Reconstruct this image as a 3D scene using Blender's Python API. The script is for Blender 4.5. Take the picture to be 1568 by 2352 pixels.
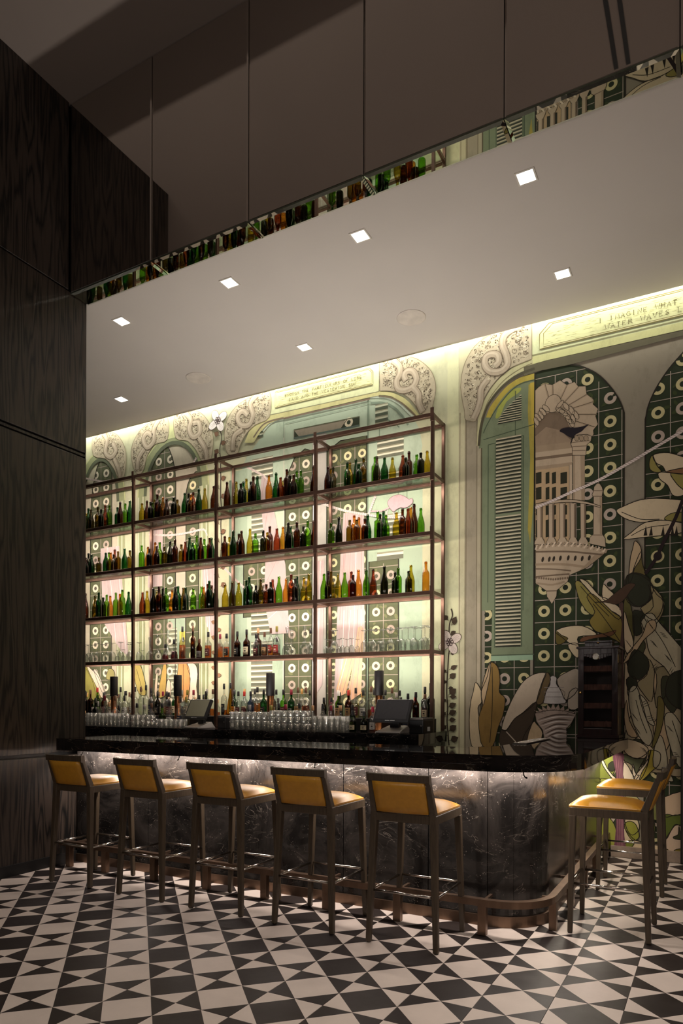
import bpy, math, random
from math import sin, cos, pi, radians, tan, atan2, sqrt
random.seed(7)
SC = bpy.context.scene
COL = SC.collection
for o in list(bpy.data.objects):
    bpy.data.objects.remove(o, do_unlink=True)

# ------------------------------------------------------------------ camera
F_PX, CY_PX, YAW, EYE = 1593.69, 1616.67, .497216, 1.385
cd = bpy.data.cameras.new('camera'); cam = bpy.data.objects.new('camera', cd); COL.objects.link(cam)
cd.sensor_fit = 'HORIZONTAL'; cd.sensor_width = 36.0; cd.lens = 36.0*F_PX/1568.0
cd.shift_y = (CY_PX-1176.0)/1568.0
cd.clip_start = .05; cd.clip_end = 100
cam.location = (0, 0, EYE)
from mathutils import Matrix, Vector
cam.rotation_euler = (Matrix.Rotation(YAW, 3, 'Z') @ Matrix.Rotation(pi/2, 3, 'X') @ Matrix.Rotation(.0030, 3, 'Z')).to_euler()
SC.camera = cam

def on_y(u, v, y):
    """the point of the plane Y = y that the surveyed photograph coordinate u, v falls on"""
    c, s = cos(YAW), sin(YAW)
    a, b = u-784.0, -(v-CY_PX)
    ro = .0030
    a, b = a*cos(ro)-b*sin(ro), a*sin(ro)+b*cos(ro)
    dx = a*c-F_PX*s; dy = a*s+F_PX*c
    t = y/dy
    return dx*t, EYE+b*t
def x_at(u, y): return on_y(u, CY_PX, y)[0]

# ------------------------------------------------------------------ world, exposure
w = bpy.data.worlds.new('room_air'); SC.world = w; w.use_nodes = True
bg = w.node_tree.nodes['Background']; bg.inputs[0].default_value = (1, .9, .82, 1); bg.inputs[1].default_value = 0.012
vs = SC.view_settings
vs.view_transform = 'Standard'; vs.look = 'None'; vs.gamma = 1.0; vs.exposure = 0.0
try: vs.use_curve_mapping = False
except Exception: pass
SC.cycles.max_bounces = 8; SC.cycles.diffuse_bounces = 3; SC.cycles.glossy_bounces = 4
SC.cycles.transmission_bounces = 6; SC.cycles.transparent_max_bounces = 24
SC.cycles.sample_clamp_indirect = 3.0; SC.cycles.caustics_reflective = False; SC.cycles.caustics_refractive = False

# ------------------------------------------------------------------ lights
def area(name, loc, rot, sx, sy, energy, col, spread=None, parent=None):
    l = bpy.data.lights.new(name, 'AREA'); l.shape = 'RECTANGLE'; l.size = sx; l.size_y = sy
    l.energy = energy; l.color = col
    if spread: l.spread = spread
    o = bpy.data.objects.new(name, l); COL.objects.link(o); o.location = loc; o.rotation_euler = rot
    if parent: o.parent = parent
    return o
def spot(name, loc, energy, col, size=radians(80), blend=.6, rad=.05):
    l = bpy.data.lights.new(name, 'SPOT'); l.energy = energy; l.color = col; l.spot_size = size; l.spot_blend = blend
    l.shadow_soft_size = rad
    o = bpy.data.objects.new(name, l); COL.objects.link(o); o.location = loc
    return o
LED = (1, .83, .70); COVE = (1.0, .95, .81); WARM = (1, .885, .79)
WALL_Y = 6.775; SOF_Z = 5.02
CFG = dict(cove=40, led=7.0, under=11, down=56, room=195, room_fill=68, ceiling_fill=47)
# cove strip in the gap between the lowered ceiling and the mural
for k, (a, b) in enumerate([(-8.1, -5.4), (-5.4, -2.7), (-2.7, 0.0), (0.0, 2.9)]):
    area('cove_light', ((a+b)/2, 6.665, SOF_Z+.30), (radians(10), 0, 0), b-a, .04, CFG['cove']*(1 if k < 3 else .8), COVE)
# recessed ceiling lamps of the lowered ceiling: positions reused for the fittings
DOWN = [(x, 4.80) for x in (-6.27, -4.995, -3.717, -2.451, -1.171, .10)] + [(x, 6.03) for x in (-6.277, -3.714, -1.163)]
for x, y in DOWN:
    spot('ceiling_lamp_light', (x, y, SOF_Z-.01), CFG['down']*(1 if y < 5 else .55), WARM, radians(75), .7, .04)
# lamps of the tall room on the camera's side
for x, y, e in [(-3.6, 1.4, .72), (-1.2, 1.2, 1.2), (1.0, 2.2, 1.25), (.9, 4.2, 1.1), (-2.2, -1.2, .8), (1.2, -.8, 1.0)]:
    spot('room_lamp_light', (x, y, 6.55), CFG['room']*e, WARM, radians(62), .8, .07)
# upward fill light added behind the bar top to brighten the lowered ceiling
area('ceiling_fill_light', (-3.3, 5.30, .93), (pi-.30, 0, 0), 3.0, .12, CFG['ceiling_fill'], (1, .92, .84), spread=radians(115))
# unseen point lights added out of view to lift the ambient and the ceilings
for x, y in [(-3.2, -1.6), (.4, -1.8), (2.6, 1.2)]:
    l = bpy.data.lights.new('room_fill_light', 'POINT'); l.energy = CFG['room_fill']; l.color = (1, .90, .82); l.shadow_soft_size = .22
    o = bpy.data.objects.new('room_fill_light', l); COL.objects.link(o); o.location = (x, y, 2.9)

# ------------------------------------------------------------------ materials
def lin(c):
    return tuple(((x/255.0)/12.92 if x/255.0 <= .04045 else ((x/255.0+.055)/1.055)**2.4) for x in c[:3])
MATS = {}
def new_mat(name):
    m = bpy.data.materials.new(name); m.use_nodes = True
    return m, m.node_tree, m.node_tree.nodes['Principled BSDF']
def N(nt, typ, **kw):
    n = nt.nodes.new(typ)
    for k, v in kw.items():
        if k.startswith('i_'):
            n.inputs[int(k[2:]) if k[2:].isdigit() else k[2:].replace('_', ' ')].default_value = v
        else: setattr(n, k, v)
    return n
def coords(nt, scale=(1, 1, 1), obj=True):
    tc = N(nt, 'ShaderNodeTexCoord'); mp = N(nt, 'ShaderNodeMapping')
    mp.inputs['Scale'].default_value = scale
    nt.links.new(tc.outputs['Object' if obj else 'Generated'], mp.inputs['Vector'])
    return mp.outputs[0]
def ramp(nt, fac, stops):
    r = N(nt, 'ShaderNodeValToRGB'); e = r.color_ramp.elements
    while len(e) < len(stops): e.new(.5)
    for k, (p, c) in enumerate(stops):
        e[k].position = p; e[k].color = (*c, 1)
    nt.links.new(fac, r.inputs[0]); return r.outputs[0]
def simple(name, rgb, rough=.5, metal=0.0, noise=.12, nscale=9.0, spec=.5, coat=0.0, bump=0.0, stretch=(1, 1, 1)):
    """plain surface whose colour wanders a little with a noise"""
    if name in MATS: return MATS[name]
    m, nt, p = new_mat(name)
    c = lin(rgb)
    no = N(nt, 'ShaderNodeTexNoise'); no.inputs['Scale'].default_value = nscale; no.inputs['Detail'].default_value = 5
    nt.links.new(coords(nt, stretch), no.inputs['Vector'])
    out = ramp(nt, no.outputs[0], [(.3, tuple(x*(1-noise) for x in c)), (.7, tuple(min(1, x*(1+noise)) for x in c))])
    nt.links.new(out, p.inputs['Base Color'])
    p.inputs['Roughness'].default_value = rough; p.inputs['Metallic'].default_value = metal
    p.inputs['Specular IOR Level'].default_value = spec; p.inputs['Coat Weight'].default_value = coat
    p.inputs['Coat Roughness'].default_value = .05
    if bump:
        b = N(nt, 'ShaderNodeBump'); b.inputs['Strength'].default_value = bump; b.inputs['Distance'].default_value = .01
        nt.links.new(no.outputs[0], b.inputs['Height']); nt.links.new(b.outputs[0], p.inputs['Normal'])
    MATS[name] = m; return m
def emit(name, rgb, strength):
    if name in MATS: return MATS[name]
    m, nt, p = new_mat(name)
    p.inputs['Base Color'].default_value = (*lin(rgb), 1); p.inputs['Emission Color'].default_value = (*lin(rgb), 1)
    p.inputs['Emission Strength'].default_value = strength
    MATS[name] = m; return m
def wood(name, dark, light, rough=.45, scale=1.0):
    if name in MATS: return MATS[name]
    m, nt, p = new_mat(name)
    v = coords(nt, (scale*7, scale*7, scale*.55))
    no = N(nt, 'ShaderNodeTexNoise'); no.inputs['Scale'].default_value = 1.3; no.inputs['Detail'].default_value = 3
    nt.links.new(v, no.inputs['Vector'])
    mul = N(nt, 'ShaderNodeMath', operation='MULTIPLY'); mul.inputs[1].default_value = 26.0
    nt.links.new(no.outputs[0], mul.inputs[0])
    fr = N(nt, 'ShaderNodeMath', operation='PINGPONG'); fr.inputs[1].default_value = 1.0
    nt.links.new(mul.outputs[0], fr.inputs[0])
    fine = N(nt, 'ShaderNodeTexNoise'); fine.inputs['Scale'].default_value = 30; fine.inputs['Detail'].default_value = 6
    v2 = coords(nt, (scale*9, scale*9, scale*.5)); nt.links.new(v2, fine.inputs['Vector'])
    mx = N(nt, 'ShaderNodeMath', operation='MULTIPLY'); nt.links.new(fr.outputs[0], mx.inputs[0]); nt.links.new(fine.outputs[0], mx.inputs[1])
    out = ramp(nt, mx.outputs[0], [(.02, lin(dark)), (.32, lin(light))])
    nt.links.new(out, p.inputs['Base Color']); p.inputs['Roughness'].default_value = rough
    b = N(nt, 'ShaderNodeBump'); b.inputs['Strength'].default_value = .25; b.inputs['Distance'].default_value = .004
    nt.links.new(mx.outputs[0], b.inputs['Height']); nt.links.new(b.outputs[0], p.inputs['Normal'])
    MATS[name] = m; return m
def marble(name, base, mid, vein, rough=.12, speck=True):
    if name in MATS: return MATS[name]
    m, nt, p = new_mat(name)
    v = coords(nt, (1, 1, 1))
    # clouding
    n1 = N(nt, 'ShaderNodeTexNoise'); n1.inputs['Scale'].default_value = 2.6; n1.inputs['Detail'].default_value = 9; n1.inputs['Roughness'].default_value = .68; n1.inputs['Distortion'].default_value = 1.2
    nt.links.new(v, n1.inputs['Vector'])
    c1 = ramp(nt, n1.outputs[0], [(.42, lin(base)), (.78, lin(mid))])
    # thin veins: ridge of a distorted noise
    v3 = coords(nt, (1.0, 1.0, 2.2)); n2 = N(nt, 'ShaderNodeTexNoise'); n2.inputs['Scale'].default_value = 2.3; n2.inputs['Detail'].default_value = 7; n2.inputs['Distortion'].default_value = 2.6
    nt.links.new(v3, n2.inputs['Vector'])
    s = N(nt, 'ShaderNodeMath', operation='SUBTRACT'); s.inputs[1].default_value = .5; nt.links.new(n2.outputs[0], s.inputs[0])
    a = N(nt, 'ShaderNodeMath', operation='ABSOLUTE'); nt.links.new(s.outputs[0], a.inputs[0])
    f = ramp(nt, a.outputs[0], [(.0, (.5,)*3), (.007, (0, 0, 0))])
    n3 = N(nt, 'ShaderNodeTexNoise'); n3.inputs['Scale'].default_value = 5; nt.links.new(v, n3.inputs['Vector'])
    f3 = ramp(nt, n3.outputs[0], [(.45, (0, 0, 0)), (.6, (1, 1, 1))])
    mm = N(nt, 'ShaderNodeMath', operation='MULTIPLY'); nt.links.new(f, mm.inputs[0]); nt.links.new(f3, mm.inputs[1])
    mix = N(nt, 'ShaderNodeMixRGB'); nt.links.new(mm.outputs[0], mix.inputs[0]); nt.links.new(c1, mix.inputs[1]); mix.inputs[2].default_value = (*lin(vein), 1)
    out = mix.outputs[0]
    if speck:
        vo = N(nt, 'ShaderNodeTexVoronoi'); vo.inputs['Scale'].default_value = 55; nt.links.new(v, vo.inputs['Vector'])
        sp = ramp(nt, vo.outputs['Distance'], [(.10, (1, 1, 1)), (.17, (0, 0, 0))])
        n4 = N(nt, 'ShaderNodeTexNoise'); n4.inputs['Scale'].default_value = 9; n4.inputs['Detail'].default_value = 4; nt.links.new(v, n4.inputs['Vector'])
        f4 = ramp(nt, n4.outputs[0], [(.52, (0, 0, 0)), (.66, (1, 1, 1))])
        m2 = N(nt, 'ShaderNodeMath', operation='MULTIPLY'); nt.links.new(sp, m2.inputs[0]); nt.links.new(f4, m2.inputs[1])
        mix2 = N(nt, 'ShaderNodeMixRGB'); nt.links.new(m2.outputs[0], mix2.inputs[0]); nt.links.new(out, mix2.inputs[1]); mix2.inputs[2].default_value = (*lin(vein), 1)
        out = mix2.outputs[0]
    nt.links.new(out, p.inputs['Base Color']); p.inputs['Roughness'].default_value = rough; p.inputs['Specular IOR Level'].default_value = .6
    MATS[name] = m; return m
def tinted_glass(name, tint, edge=None, gloss=.05, rough=.02, fac=1.0, haze=0.0):
    """thin shell: light passes tinted, more so at a grazing angle, with a Fresnel reflection"""
    if name in MATS: return MATS[name]
    m = bpy.data.materials.new(name); m.use_nodes = True; nt = m.node_tree
    nt.nodes.remove(nt.nodes['Principled BSDF']); out = nt.nodes['Material Output']
    edge = edge or tuple(c*c for c in tint)
    lw = N(nt, 'ShaderNodeLayerWeight'); lw.inputs[0].default_value = .5
    pw = N(nt, 'ShaderNodeMath', operation='POWER'); pw.inputs[1].default_value = 1.8; nt.links.new(lw.outputs['Facing'], pw.inputs[0])
    no = N(nt, 'ShaderNodeTexNoise'); no.inputs['Scale'].default_value = 14; nt.links.new(coords(nt), no.inputs['Vector'])
    tv = ramp(nt, no.outputs[0], [(.3, tuple(c*.85 for c in tint)), (.7, tint)])
    mc = N(nt, 'ShaderNodeMixRGB'); nt.links.new(pw.outputs[0], mc.inputs[0]); nt.links.new(tv, mc.inputs[1]); mc.inputs[2].default_value = (*edge, 1)
    tr = N(nt, 'ShaderNodeBsdfTransparent'); nt.links.new(mc.outputs[0], tr.inputs[0])
    gl = N(nt, 'ShaderNodeBsdfGlossy'); gl.inputs['Roughness'].default_value = rough
    p5 = N(nt, 'ShaderNodeMath', operation='POWER'); p5.inputs[1].default_value = 4.2; nt.links.new(lw.outputs['Facing'], p5.inputs[0])
    ad = N(nt, 'ShaderNodeMath', operation='MULTIPLY_ADD'); ad.inputs[1].default_value = .9; ad.inputs[2].default_value = .045*fac; nt.links.new(p5.outputs[0], ad.inputs[0])
    ad.use_clamp = True
    ms = N(nt, 'ShaderNodeMixShader'); nt.links.new(ad.outputs[0], ms.inputs[0]); nt.links.new(tr.outputs[0], ms.inputs[1]); nt.links.new(gl.outputs[0], ms.inputs[2])
    if haze:
        df = N(nt, 'ShaderNodeBsdfDiffuse'); df.inputs[0].default_value = (.8, .8, .76, 1); tl = N(nt, 'ShaderNodeBsdfTranslucent'); tl.inputs[0].default_value = (.8, .8, .76, 1)
        a_ = N(nt, 'ShaderNodeMixShader'); nt.links.new(df.outputs[0], a_.inputs[1]); nt.links.new(tl.outputs[0], a_.inputs[2])
        b_ = N(nt, 'ShaderNodeMixShader'); b_.inputs[0].default_value = haze; nt.links.new(ms.outputs[0], b_.inputs[1]); nt.links.new(a_.outputs[0], b_.inputs[2]); ms = b_
    nt.links.new(ms.outputs[0], out.inputs['Surface'])
    MATS[name] = m; return m

# ------------------------------------------------------------------ mesh helpers
class MB:
    """collects shapes; build() links them as one mesh object"""
    def __init__(s): s.v = []; s.f = []; s.m = []; s.s = []
    def add(s, vs_, fs, mi=0, smooth=False):
        b = len(s.v); s.v += [tuple(p) for p in vs_]
        for f in fs: s.f.append(tuple(b+i for i in f)); s.m.append(mi); s.s.append(smooth)
    def box(s, x0, y0, z0, x1, y1, z1, mi=0):
        s.hexa([(x0, y0, z0), (x1, y0, z0), (x1, y1, z0), (x0, y1, z0), (x0, y0, z1), (x1, y0, z1), (x1, y1, z1), (x0, y1, z1)], mi)
        return s
    def hexa(s, p, mi=0):
        s.add(p, [(3, 2, 1, 0), (4, 5, 6, 7), (0, 1, 5, 4), (1, 2, 6, 5), (2, 3, 7, 6), (3, 0, 4, 7)], mi); return s
    def lathe(s, prof, c=(0, 0, 0), seg=16, mi=0, smooth=True, a0=0, sx=1, sy=1):
        n = len(prof); vs_ = []
        for k in range(seg):
            a = 2*pi*k/seg+a0
            for r, z in prof: vs_.append((c[0]+r*cos(a)*sx, c[1]+r*sin(a)*sy, c[2]+z))
        fs = []
        for k in range(seg):
            k2 = (k+1) % seg
            for i in range(n-1): fs.append((k*n+i, k2*n+i, k2*n+i+1, k*n+i+1))
        s.add(vs_, fs, mi, smooth)
        if prof[0][0] > 1e-4: s.add([vs_[k*n] for k in range(seg)][::-1], [tuple(range(seg))], mi, False)
        if prof[-1][0] > 1e-4: s.add([vs_[k*n+n-1] for k in range(seg)], [tuple(range(seg))], mi, False)
        return s
    def prism(s, pts, z0, z1, mi=0, mi_side=None):
        """vertical extrusion of a counter-clockwise outline"""
        n = len(pts)
        s.add([(x, y, z0) for x, y in pts][::-1], [tuple(range(n))], mi)
        s.add([(x, y, z1) for x, y in pts], [tuple(range(n))], mi)
        s.add([(x, y, z0) for x, y in pts]+[(x, y, z1) for x, y in pts], [(i, (i+1) % n, n+(i+1) % n, n+i) for i in range(n)], mi if mi_side is None else mi_side)
        return s
    def tube(s, path, r, seg=8, mi=0, caps=True):
        P = [Vector(p) for p in path]; rings = []; up = Vector((0, 0, 1))
        for i, p in enumerate(P):
            d = (P[min(i+1, len(P)-1)]-P[max(i-1, 0)]).normalized()
            a = d.cross(up)
            if a.length < 1e-3: a = d.cross(Vector((1, 0, 0)))
            a.normalize(); b = a.cross(d).normalized()
            rr = r[i] if isinstance(r, (list, tuple)) else r
            rings.append([p+a*rr*cos(2*pi*k/seg)+b*rr*sin(2*pi*k/seg) for k in range(seg)])
        vs_ = [v for R in rings for v in R]; fs = []
        for i in range(len(P)-1):
            for k in range(seg):
                k2 = (k+1) % seg; fs.append((i*seg+k, i*seg+k2, (i+1)*seg+k2, (i+1)*seg+k))
        if caps: fs += [tuple(range(seg))[::-1], tuple((len(P)-1)*seg+k for k in range(seg))]
        s.add(vs_, fs, mi, seg > 5); return s
    def bar(s, a, b, wa, wb=None, up=(0, 0, 1), mi=0, h=None):
        """rectangular bar from a to b; wa,wb = (width, depth) at each end"""
        a = Vector(a); b = Vector(b); wb = wb or wa; d = (b-a).normalized()
        x = Vector((1, 0, 0)) if abs(d.x) < .9 else Vector((0, 1, 0))
        y = d.cross(x).normalized(); x = y.cross(d).normalized()
        vs_ = []
        for p, (w_, t_) in ((a, wa), (b, wb)):
            vs_ += [p-x*w_/2-y*t_/2, p+x*w_/2-y*t_/2, p+x*w_/2+y*t_/2, p-x*w_/2+y*t_/2]
        s.hexa(vs_, mi); return s
    def build(s, name, mats, parent=None, bevel=0, seg=2):
        me = bpy.data.meshes.new(name); me.from_pydata(s.v, [], s.f)
        if not isinstance(mats, (list, tuple)): mats = [mats]
        for m in mats: me.materials.append(m)
        me.polygons.foreach_set('material_index', s.m); me.polygons.foreach_set('use_smooth', s.s); me.update()
        o = bpy.data.objects.new(name, me); COL.objects.link(o)
        if parent: o.parent = parent
        if bevel:
            b = o.modifiers.new('edge', 'BEVEL'); b.width = bevel; b.segments = seg; b.limit_method = 'ANGLE'; b.angle_limit = radians(40)
        return o
def tag(o, label=None, cat=None, group=None, kind=None):
    if label: o['label'] = label
    if cat: o['category'] = cat
    if group: o['group'] = group
    if kind: o['kind'] = kind
    return o
def empty(name, loc=(0, 0, 0), rz=0):
    o = bpy.data.objects.new(name, None); COL.objects.link(o); o.location = loc; o.rotation_euler = (0, 0, rz); o.empty_display_size = .1
    return o
def copy_tree(o, parent=None):
    c = o.copy(); COL.objects.link(c)
    for k in ('label', 'group'):
        if k in c and parent is None: del c[k]
    if parent: c.parent = parent
    for ch in list(o.children): copy_tree(ch, c)
    return c
ORD = 'zeroth first second third fourth fifth sixth seventh eighth ninth tenth eleventh twelfth thirteenth fourteenth fifteenth sixteenth seventeenth eighteenth nineteenth twentieth twenty-first twenty-second twenty-third twenty-fourth twenty-fifth twenty-sixth twenty-seventh twenty-eighth twenty-ninth thirtieth'.split()
# ------------------------------------------------------------------ the setting
M_DARKWOOD = wood('dark_oak', (10, 9, 8), (60, 50, 43), .42, .6)
M_PLAST = simple('grey_ceiling_plaster', (208, 200, 193), .85, noise=.02, nscale=1.5)
M_UPPER = simple('taupe_upper_ceiling', (146, 134, 126), .8, noise=.03, nscale=1.0)
M_ROOMW = simple('taupe_room_wall', (96, 88, 82), .8, noise=.05, nscale=2)
M_BLACK = simple('matt_black', (12, 11, 11), .5, noise=.1)
M_BRONZE = simple('dark_bronze', (98, 74, 62), .36, metal=.65, noise=.18, nscale=14)
M_BRONZE2 = simple('worn_bronze', (120, 98, 82), .36, metal=.85, noise=.28, nscale=9, stretch=(1, 1, .3))
WOOD_X = -5.06
def struct(o): o['kind'] = 'structure'; return o
# floor: thin slab under the laid tiles
struct(MB().box(-8.4, -6, -.08, 4, 6.95, -.006).build('floor', simple('dark_joint_mortar', (40, 36, 34), .9)))
FLOOR = bpy.data.objects['floor']
def tile_mat(name, rgb, d):
    m, nt, p = new_mat(name); c = lin(rgb)
    n = N(nt, 'ShaderNodeTexNoise'); n.inputs['Scale'].default_value = 6; n.inputs['Detail'].default_value = 8; n.inputs['Roughness'].default_value = .7
    tc = N(nt, 'ShaderNodeTexCoord'); oi = N(nt, 'ShaderNodeObjectInfo'); va = N(nt, 'ShaderNodeVectorMath', operation='ADD')
    nt.links.new(tc.outputs['Object'], va.inputs[0]); nt.links.new(oi.outputs['Location'], va.inputs[1]); nt.links.new(va.outputs[0], n.inputs['Vector'])
    col = ramp(nt, n.outputs[0], [(.25, tuple(x*(1-d) for x in c)), (.6, c), (.85, tuple(x*(1+d*.4) for x in c))])
    nt.links.new(col, p.inputs['Base Color'])
    r = ramp(nt, n.outputs[0], [(.3, (.34,)*3), (.7, (.48,)*3)]); nt.links.new(r, p.inputs['Roughness'])
    p.inputs['Specular IOR Level'].default_value = .35
    return m
T_W = tile_mat('ivory_cement', (208, 194, 184), .12); T_B = tile_mat('black_cement', (44, 37, 35), .22)
TS = .305; TX0 = -2.6589; TY0 = 2.3037
def tile_mesh(dark, n=TS, g=.0012):
    h = n/2-g; mb = MB(); zt = 0.0; zb = -.0059; c = .0006
    q = [(0, -h, zt), (h, 0, zt), (0, h, zt), (-h, 0, zt)]
    cn = [(-h, -h, zt), (h, -h, zt), (h, h, zt), (-h, h, zt)]
    mb.add(q, [(0, 1, 2, 3)], 0)
    for k in range(4):
        a = cn[k]; p1 = q[(k-1) % 4]; p2 = q[k]
        mb.add([a, p2, p1] if True else [], [(0, 1, 2)], 1)
    lo = [(-h-c, -h-c, zb), (h+c, -h-c, zb), (h+c, h+c, zb), (-h-c, h+c, zb)]
    mb.add(cn+lo, [(0, 4, 5, 1), (1, 5, 6, 2), (2, 6, 7, 3), (3, 7, 4, 0)], 1)
    me = bpy.data.meshes.new('tile'); me.from_pydata(mb.v, [], mb.f)
    for m in ((T_B, T_W) if dark else (T_W, T_B)): me.materials.append(m)
    me.polygons.foreach_set('material_index', mb.m); me.update(); return me
TM = (tile_mesh(True), tile_mesh(False))
def seen(x, y):
    """is the floor spot in the part of the floor the photograph shows"""
    c, s = cos(YAW), sin(YAW); d = -s*x+c*y; r = c*x+s*y
    if d < 1: return False
    u = 784+F_PX*r/d; v = CY_PX+F_PX*EYE/d
    return -60 < u < 1630 and v < 2400
far = MB(); nt_ = 0
for a in range(-19, 22):
    for b in range(-27, 16):
        x = TX0+TS*a; y = TY0+TS*b; k = (a+b) % 2
        if not (-8.3 < x < 3.8 and -5.9 < y < 6.8): continue
        on_solid = (x < -5.15 and y < 4.4) or (x < -1.2 and y > 4.5)
        if seen(x, y) and not on_solid and nt_ < 296:
            o = bpy.data.objects.new('tile', TM[k]); COL.objects.link(o); o.location = (x, y, 0); o.parent = FLOOR; nt_ += 1
            o.rotation_euler = (random.uniform(-.0006, .0006), random.uniform(-.0006, .0006), 0)
        else:
            me = TM[k]; vs_ = [(v.co.x+x, v.co.y+y, v.co.z) for v in me.vertices]
            for p in me.polygons:
                far.add([vs_[i] for i in p.vertices], [tuple(range(len(p.vertices)))], (p.material_index if k else 1-p.material_index))
o = far.build('tile_field', [T_W, T_B], FLOOR); o['kind'] = 'stuff'
# walls
struct(MB().box(-8.4, WALL_Y, 0, 4.0, 6.95, 6.9).build('wall_back', simple('mural_ground_paint', (186, 182, 150), .75, noise=.06, nscale=3)))
struct(MB().box(-8.4, 4.44, 0, -8.2, WALL_Y, 6.9).build('wall_bar_end', M_ROOMW))
struct(MB().box(-8.4, -6.1, 0, -8.2, 3.0, 6.9).build('wall_left', M_ROOMW))
struct(MB().box(3.8, -6.1, 0, 4.0, WALL_Y, 6.9).build('wall_right', M_ROOMW))
struct(MB().box(-8.4, -6.2, 0, 4.0, -6.0, 6.9).build('wall_front', M_ROOMW))
# wooden wall block: panels that can be told apart
wb = struct(MB().box(-8.2, 3.0, 0, WOOD_X-.03, 4.43, 6.72).build('wall_wood', M_BLACK))
def wpanel(y0, y1, z0, z1, x=WOOD_X, t=.028):
    MB().box(x-t, y0, z0, x, y1, z1).build('panel', M_DARKWOOD, wb, bevel=.002, seg=1)
wpanel(3.0, 4.44, .955, 3.605); wpanel(3.0, 4.44, 3.66, 5.03); wpanel(3.0, 4.24, 5.045, 6.70)
MB().box(WOOD_X-.028, 3.0, 3.622, WOOD_X-.006, 4.44, 3.643).build('trim_strip', M_DARKWOOD, wb)
MB().box(-8.19, 4.432, .0, WOOD_X-.005, 4.44, 5.02).build('end_panel', M_DARKWOOD, wb)
MB().box(WOOD_X-.025, 3.0, .0, -4.96, 4.44, .93).build('wainscot', M_DARKWOOD, wb, bevel=.003, seg=1)
MB().box(WOOD_X-.03, 3.0, .0, -4.945, 4.43, .09).build('plinth', M_BLACK, wb)
# lowered ceiling with light gap at the mural
ceil = struct(MB().box(-8.2, 4.45, SOF_Z, 3.8, 6.69, SOF_Z+.03).build('ceiling', M_PLAST))
MB().box(-8.2, 6.58, SOF_Z+.03, 3.8, 6.60, SOF_Z+.45).build('cove_lip', M_PLAST, ceil)
struct(MB().box(-8.4, -6.2, 6.70, 4.0, 4.30, 6.9).build('ceiling_upper', M_UPPER))
# mirrored beam: upright dark mirror sheets and bevelled mirror strips below
def mirror(name, col, rough):
    m, nt, p = new_mat(name)
    n = N(nt, 'ShaderNodeTexNoise'); n.inputs['Scale'].default_value = .6; nt.links.new(coords(nt), n.inputs['Vector'])
    c = lin(col); nt.links.new(ramp(nt, n.outputs[0], [(.3, tuple(x*.92 for x in c)), (.7, c)]), p.inputs['Base Color'])
    p.inputs['Metallic'].default_value = 1; p.inputs['Roughness'].default_value = rough; return m
M_MIR = mirror('clear_mirror', (205, 208, 196), .01); M_SMOKE = mirror('smoked_mirror', (232, 226, 220), .02)
M_MEDGE = simple('mirror_edge', (118, 128, 112), .12, metal=.8, noise=.2, nscale=30)
beam = struct(MB().box(-5.07, 4.262, 5.03, 3.8, 4.44, 6.72).build('beam_mirrored', M_BLACK))
BX = [-5.055, -4.094, -3.120, -2.150, -1.176, -.195, .785, 1.76, 2.74, 3.72]
for a, b in zip(BX[:-1], BX[1:]):
    g = .003; y = 4.25; bv = .022
    a += g; b -= g
    # upright sheet with a narrow bevel round the rim
    z0, z1 = 5.012, 6.695; d = .006; bb = .012
    O = [(a, y+d, z0), (b, y+d, z0), (b, y+d, z1), (a, y+d, z1)]; I = [(a+bb, y, z0+bb), (b-bb, y, z0+bb), (b-bb, y, z1-bb), (a+bb, y, z1-bb)]
    mb = MB(); mb.add(I, [(0, 1, 2, 3)], 0); mb.add(O+I, [(0, 1, 5, 4), (1, 2, 6, 5), (2, 3, 7, 6), (3, 0, 4, 7)], 1)
    mb.build('mirror_panel', [M_SMOKE, M_SMOKE], beam)
    # strip facing down
    z = 5.000; y0, y1 = 4.252, 4.452; d = .008
    O = [(a, y0, z+d), (a, y1, z+d), (b, y1, z+d), (b, y0, z+d)]; I = [(a+bv, y0+bv, z), (a+bv, y1-bv, z), (b-bv, y1-bv, z), (b-bv, y0+bv, z)]
    mb = MB(); mb.add(I, [(0, 1, 2, 3)], 0); mb.add(O+I, [(0, 1, 5, 4), (1, 2, 6, 5), (2, 3, 7, 6), (3, 0, 4, 7)], 0)
    mb.add([(p[0], p[1], p[2]) for p in O]+[(p[0], p[1], p[2]+.012) for p in O], [(0, 1, 5, 4), (1, 2, 6, 5), (2, 3, 7, 6), (3, 0, 4, 7)], 1)
    mb.build('mirror_strip', [M_MIR, M_MEDGE], beam)
# far right edge of the mural: tall dark door leaf
d1 = struct(MB().box(-.285, 6.70, 0, .75, 6.772, 3.11).build('door_1', M_BLACK, bevel=.004))
MB().box(-.275, 6.69, .02, .74, 6.70, 3.09).build('door_leaf', M_DARKWOOD, d1)
struct(MB().box(-.86, 6.74, 0, -.285, 6.774, .10).build('baseboard_back', simple('stone_skirting', (150, 132, 118), .5, noise=.15, nscale=25)))
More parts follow.
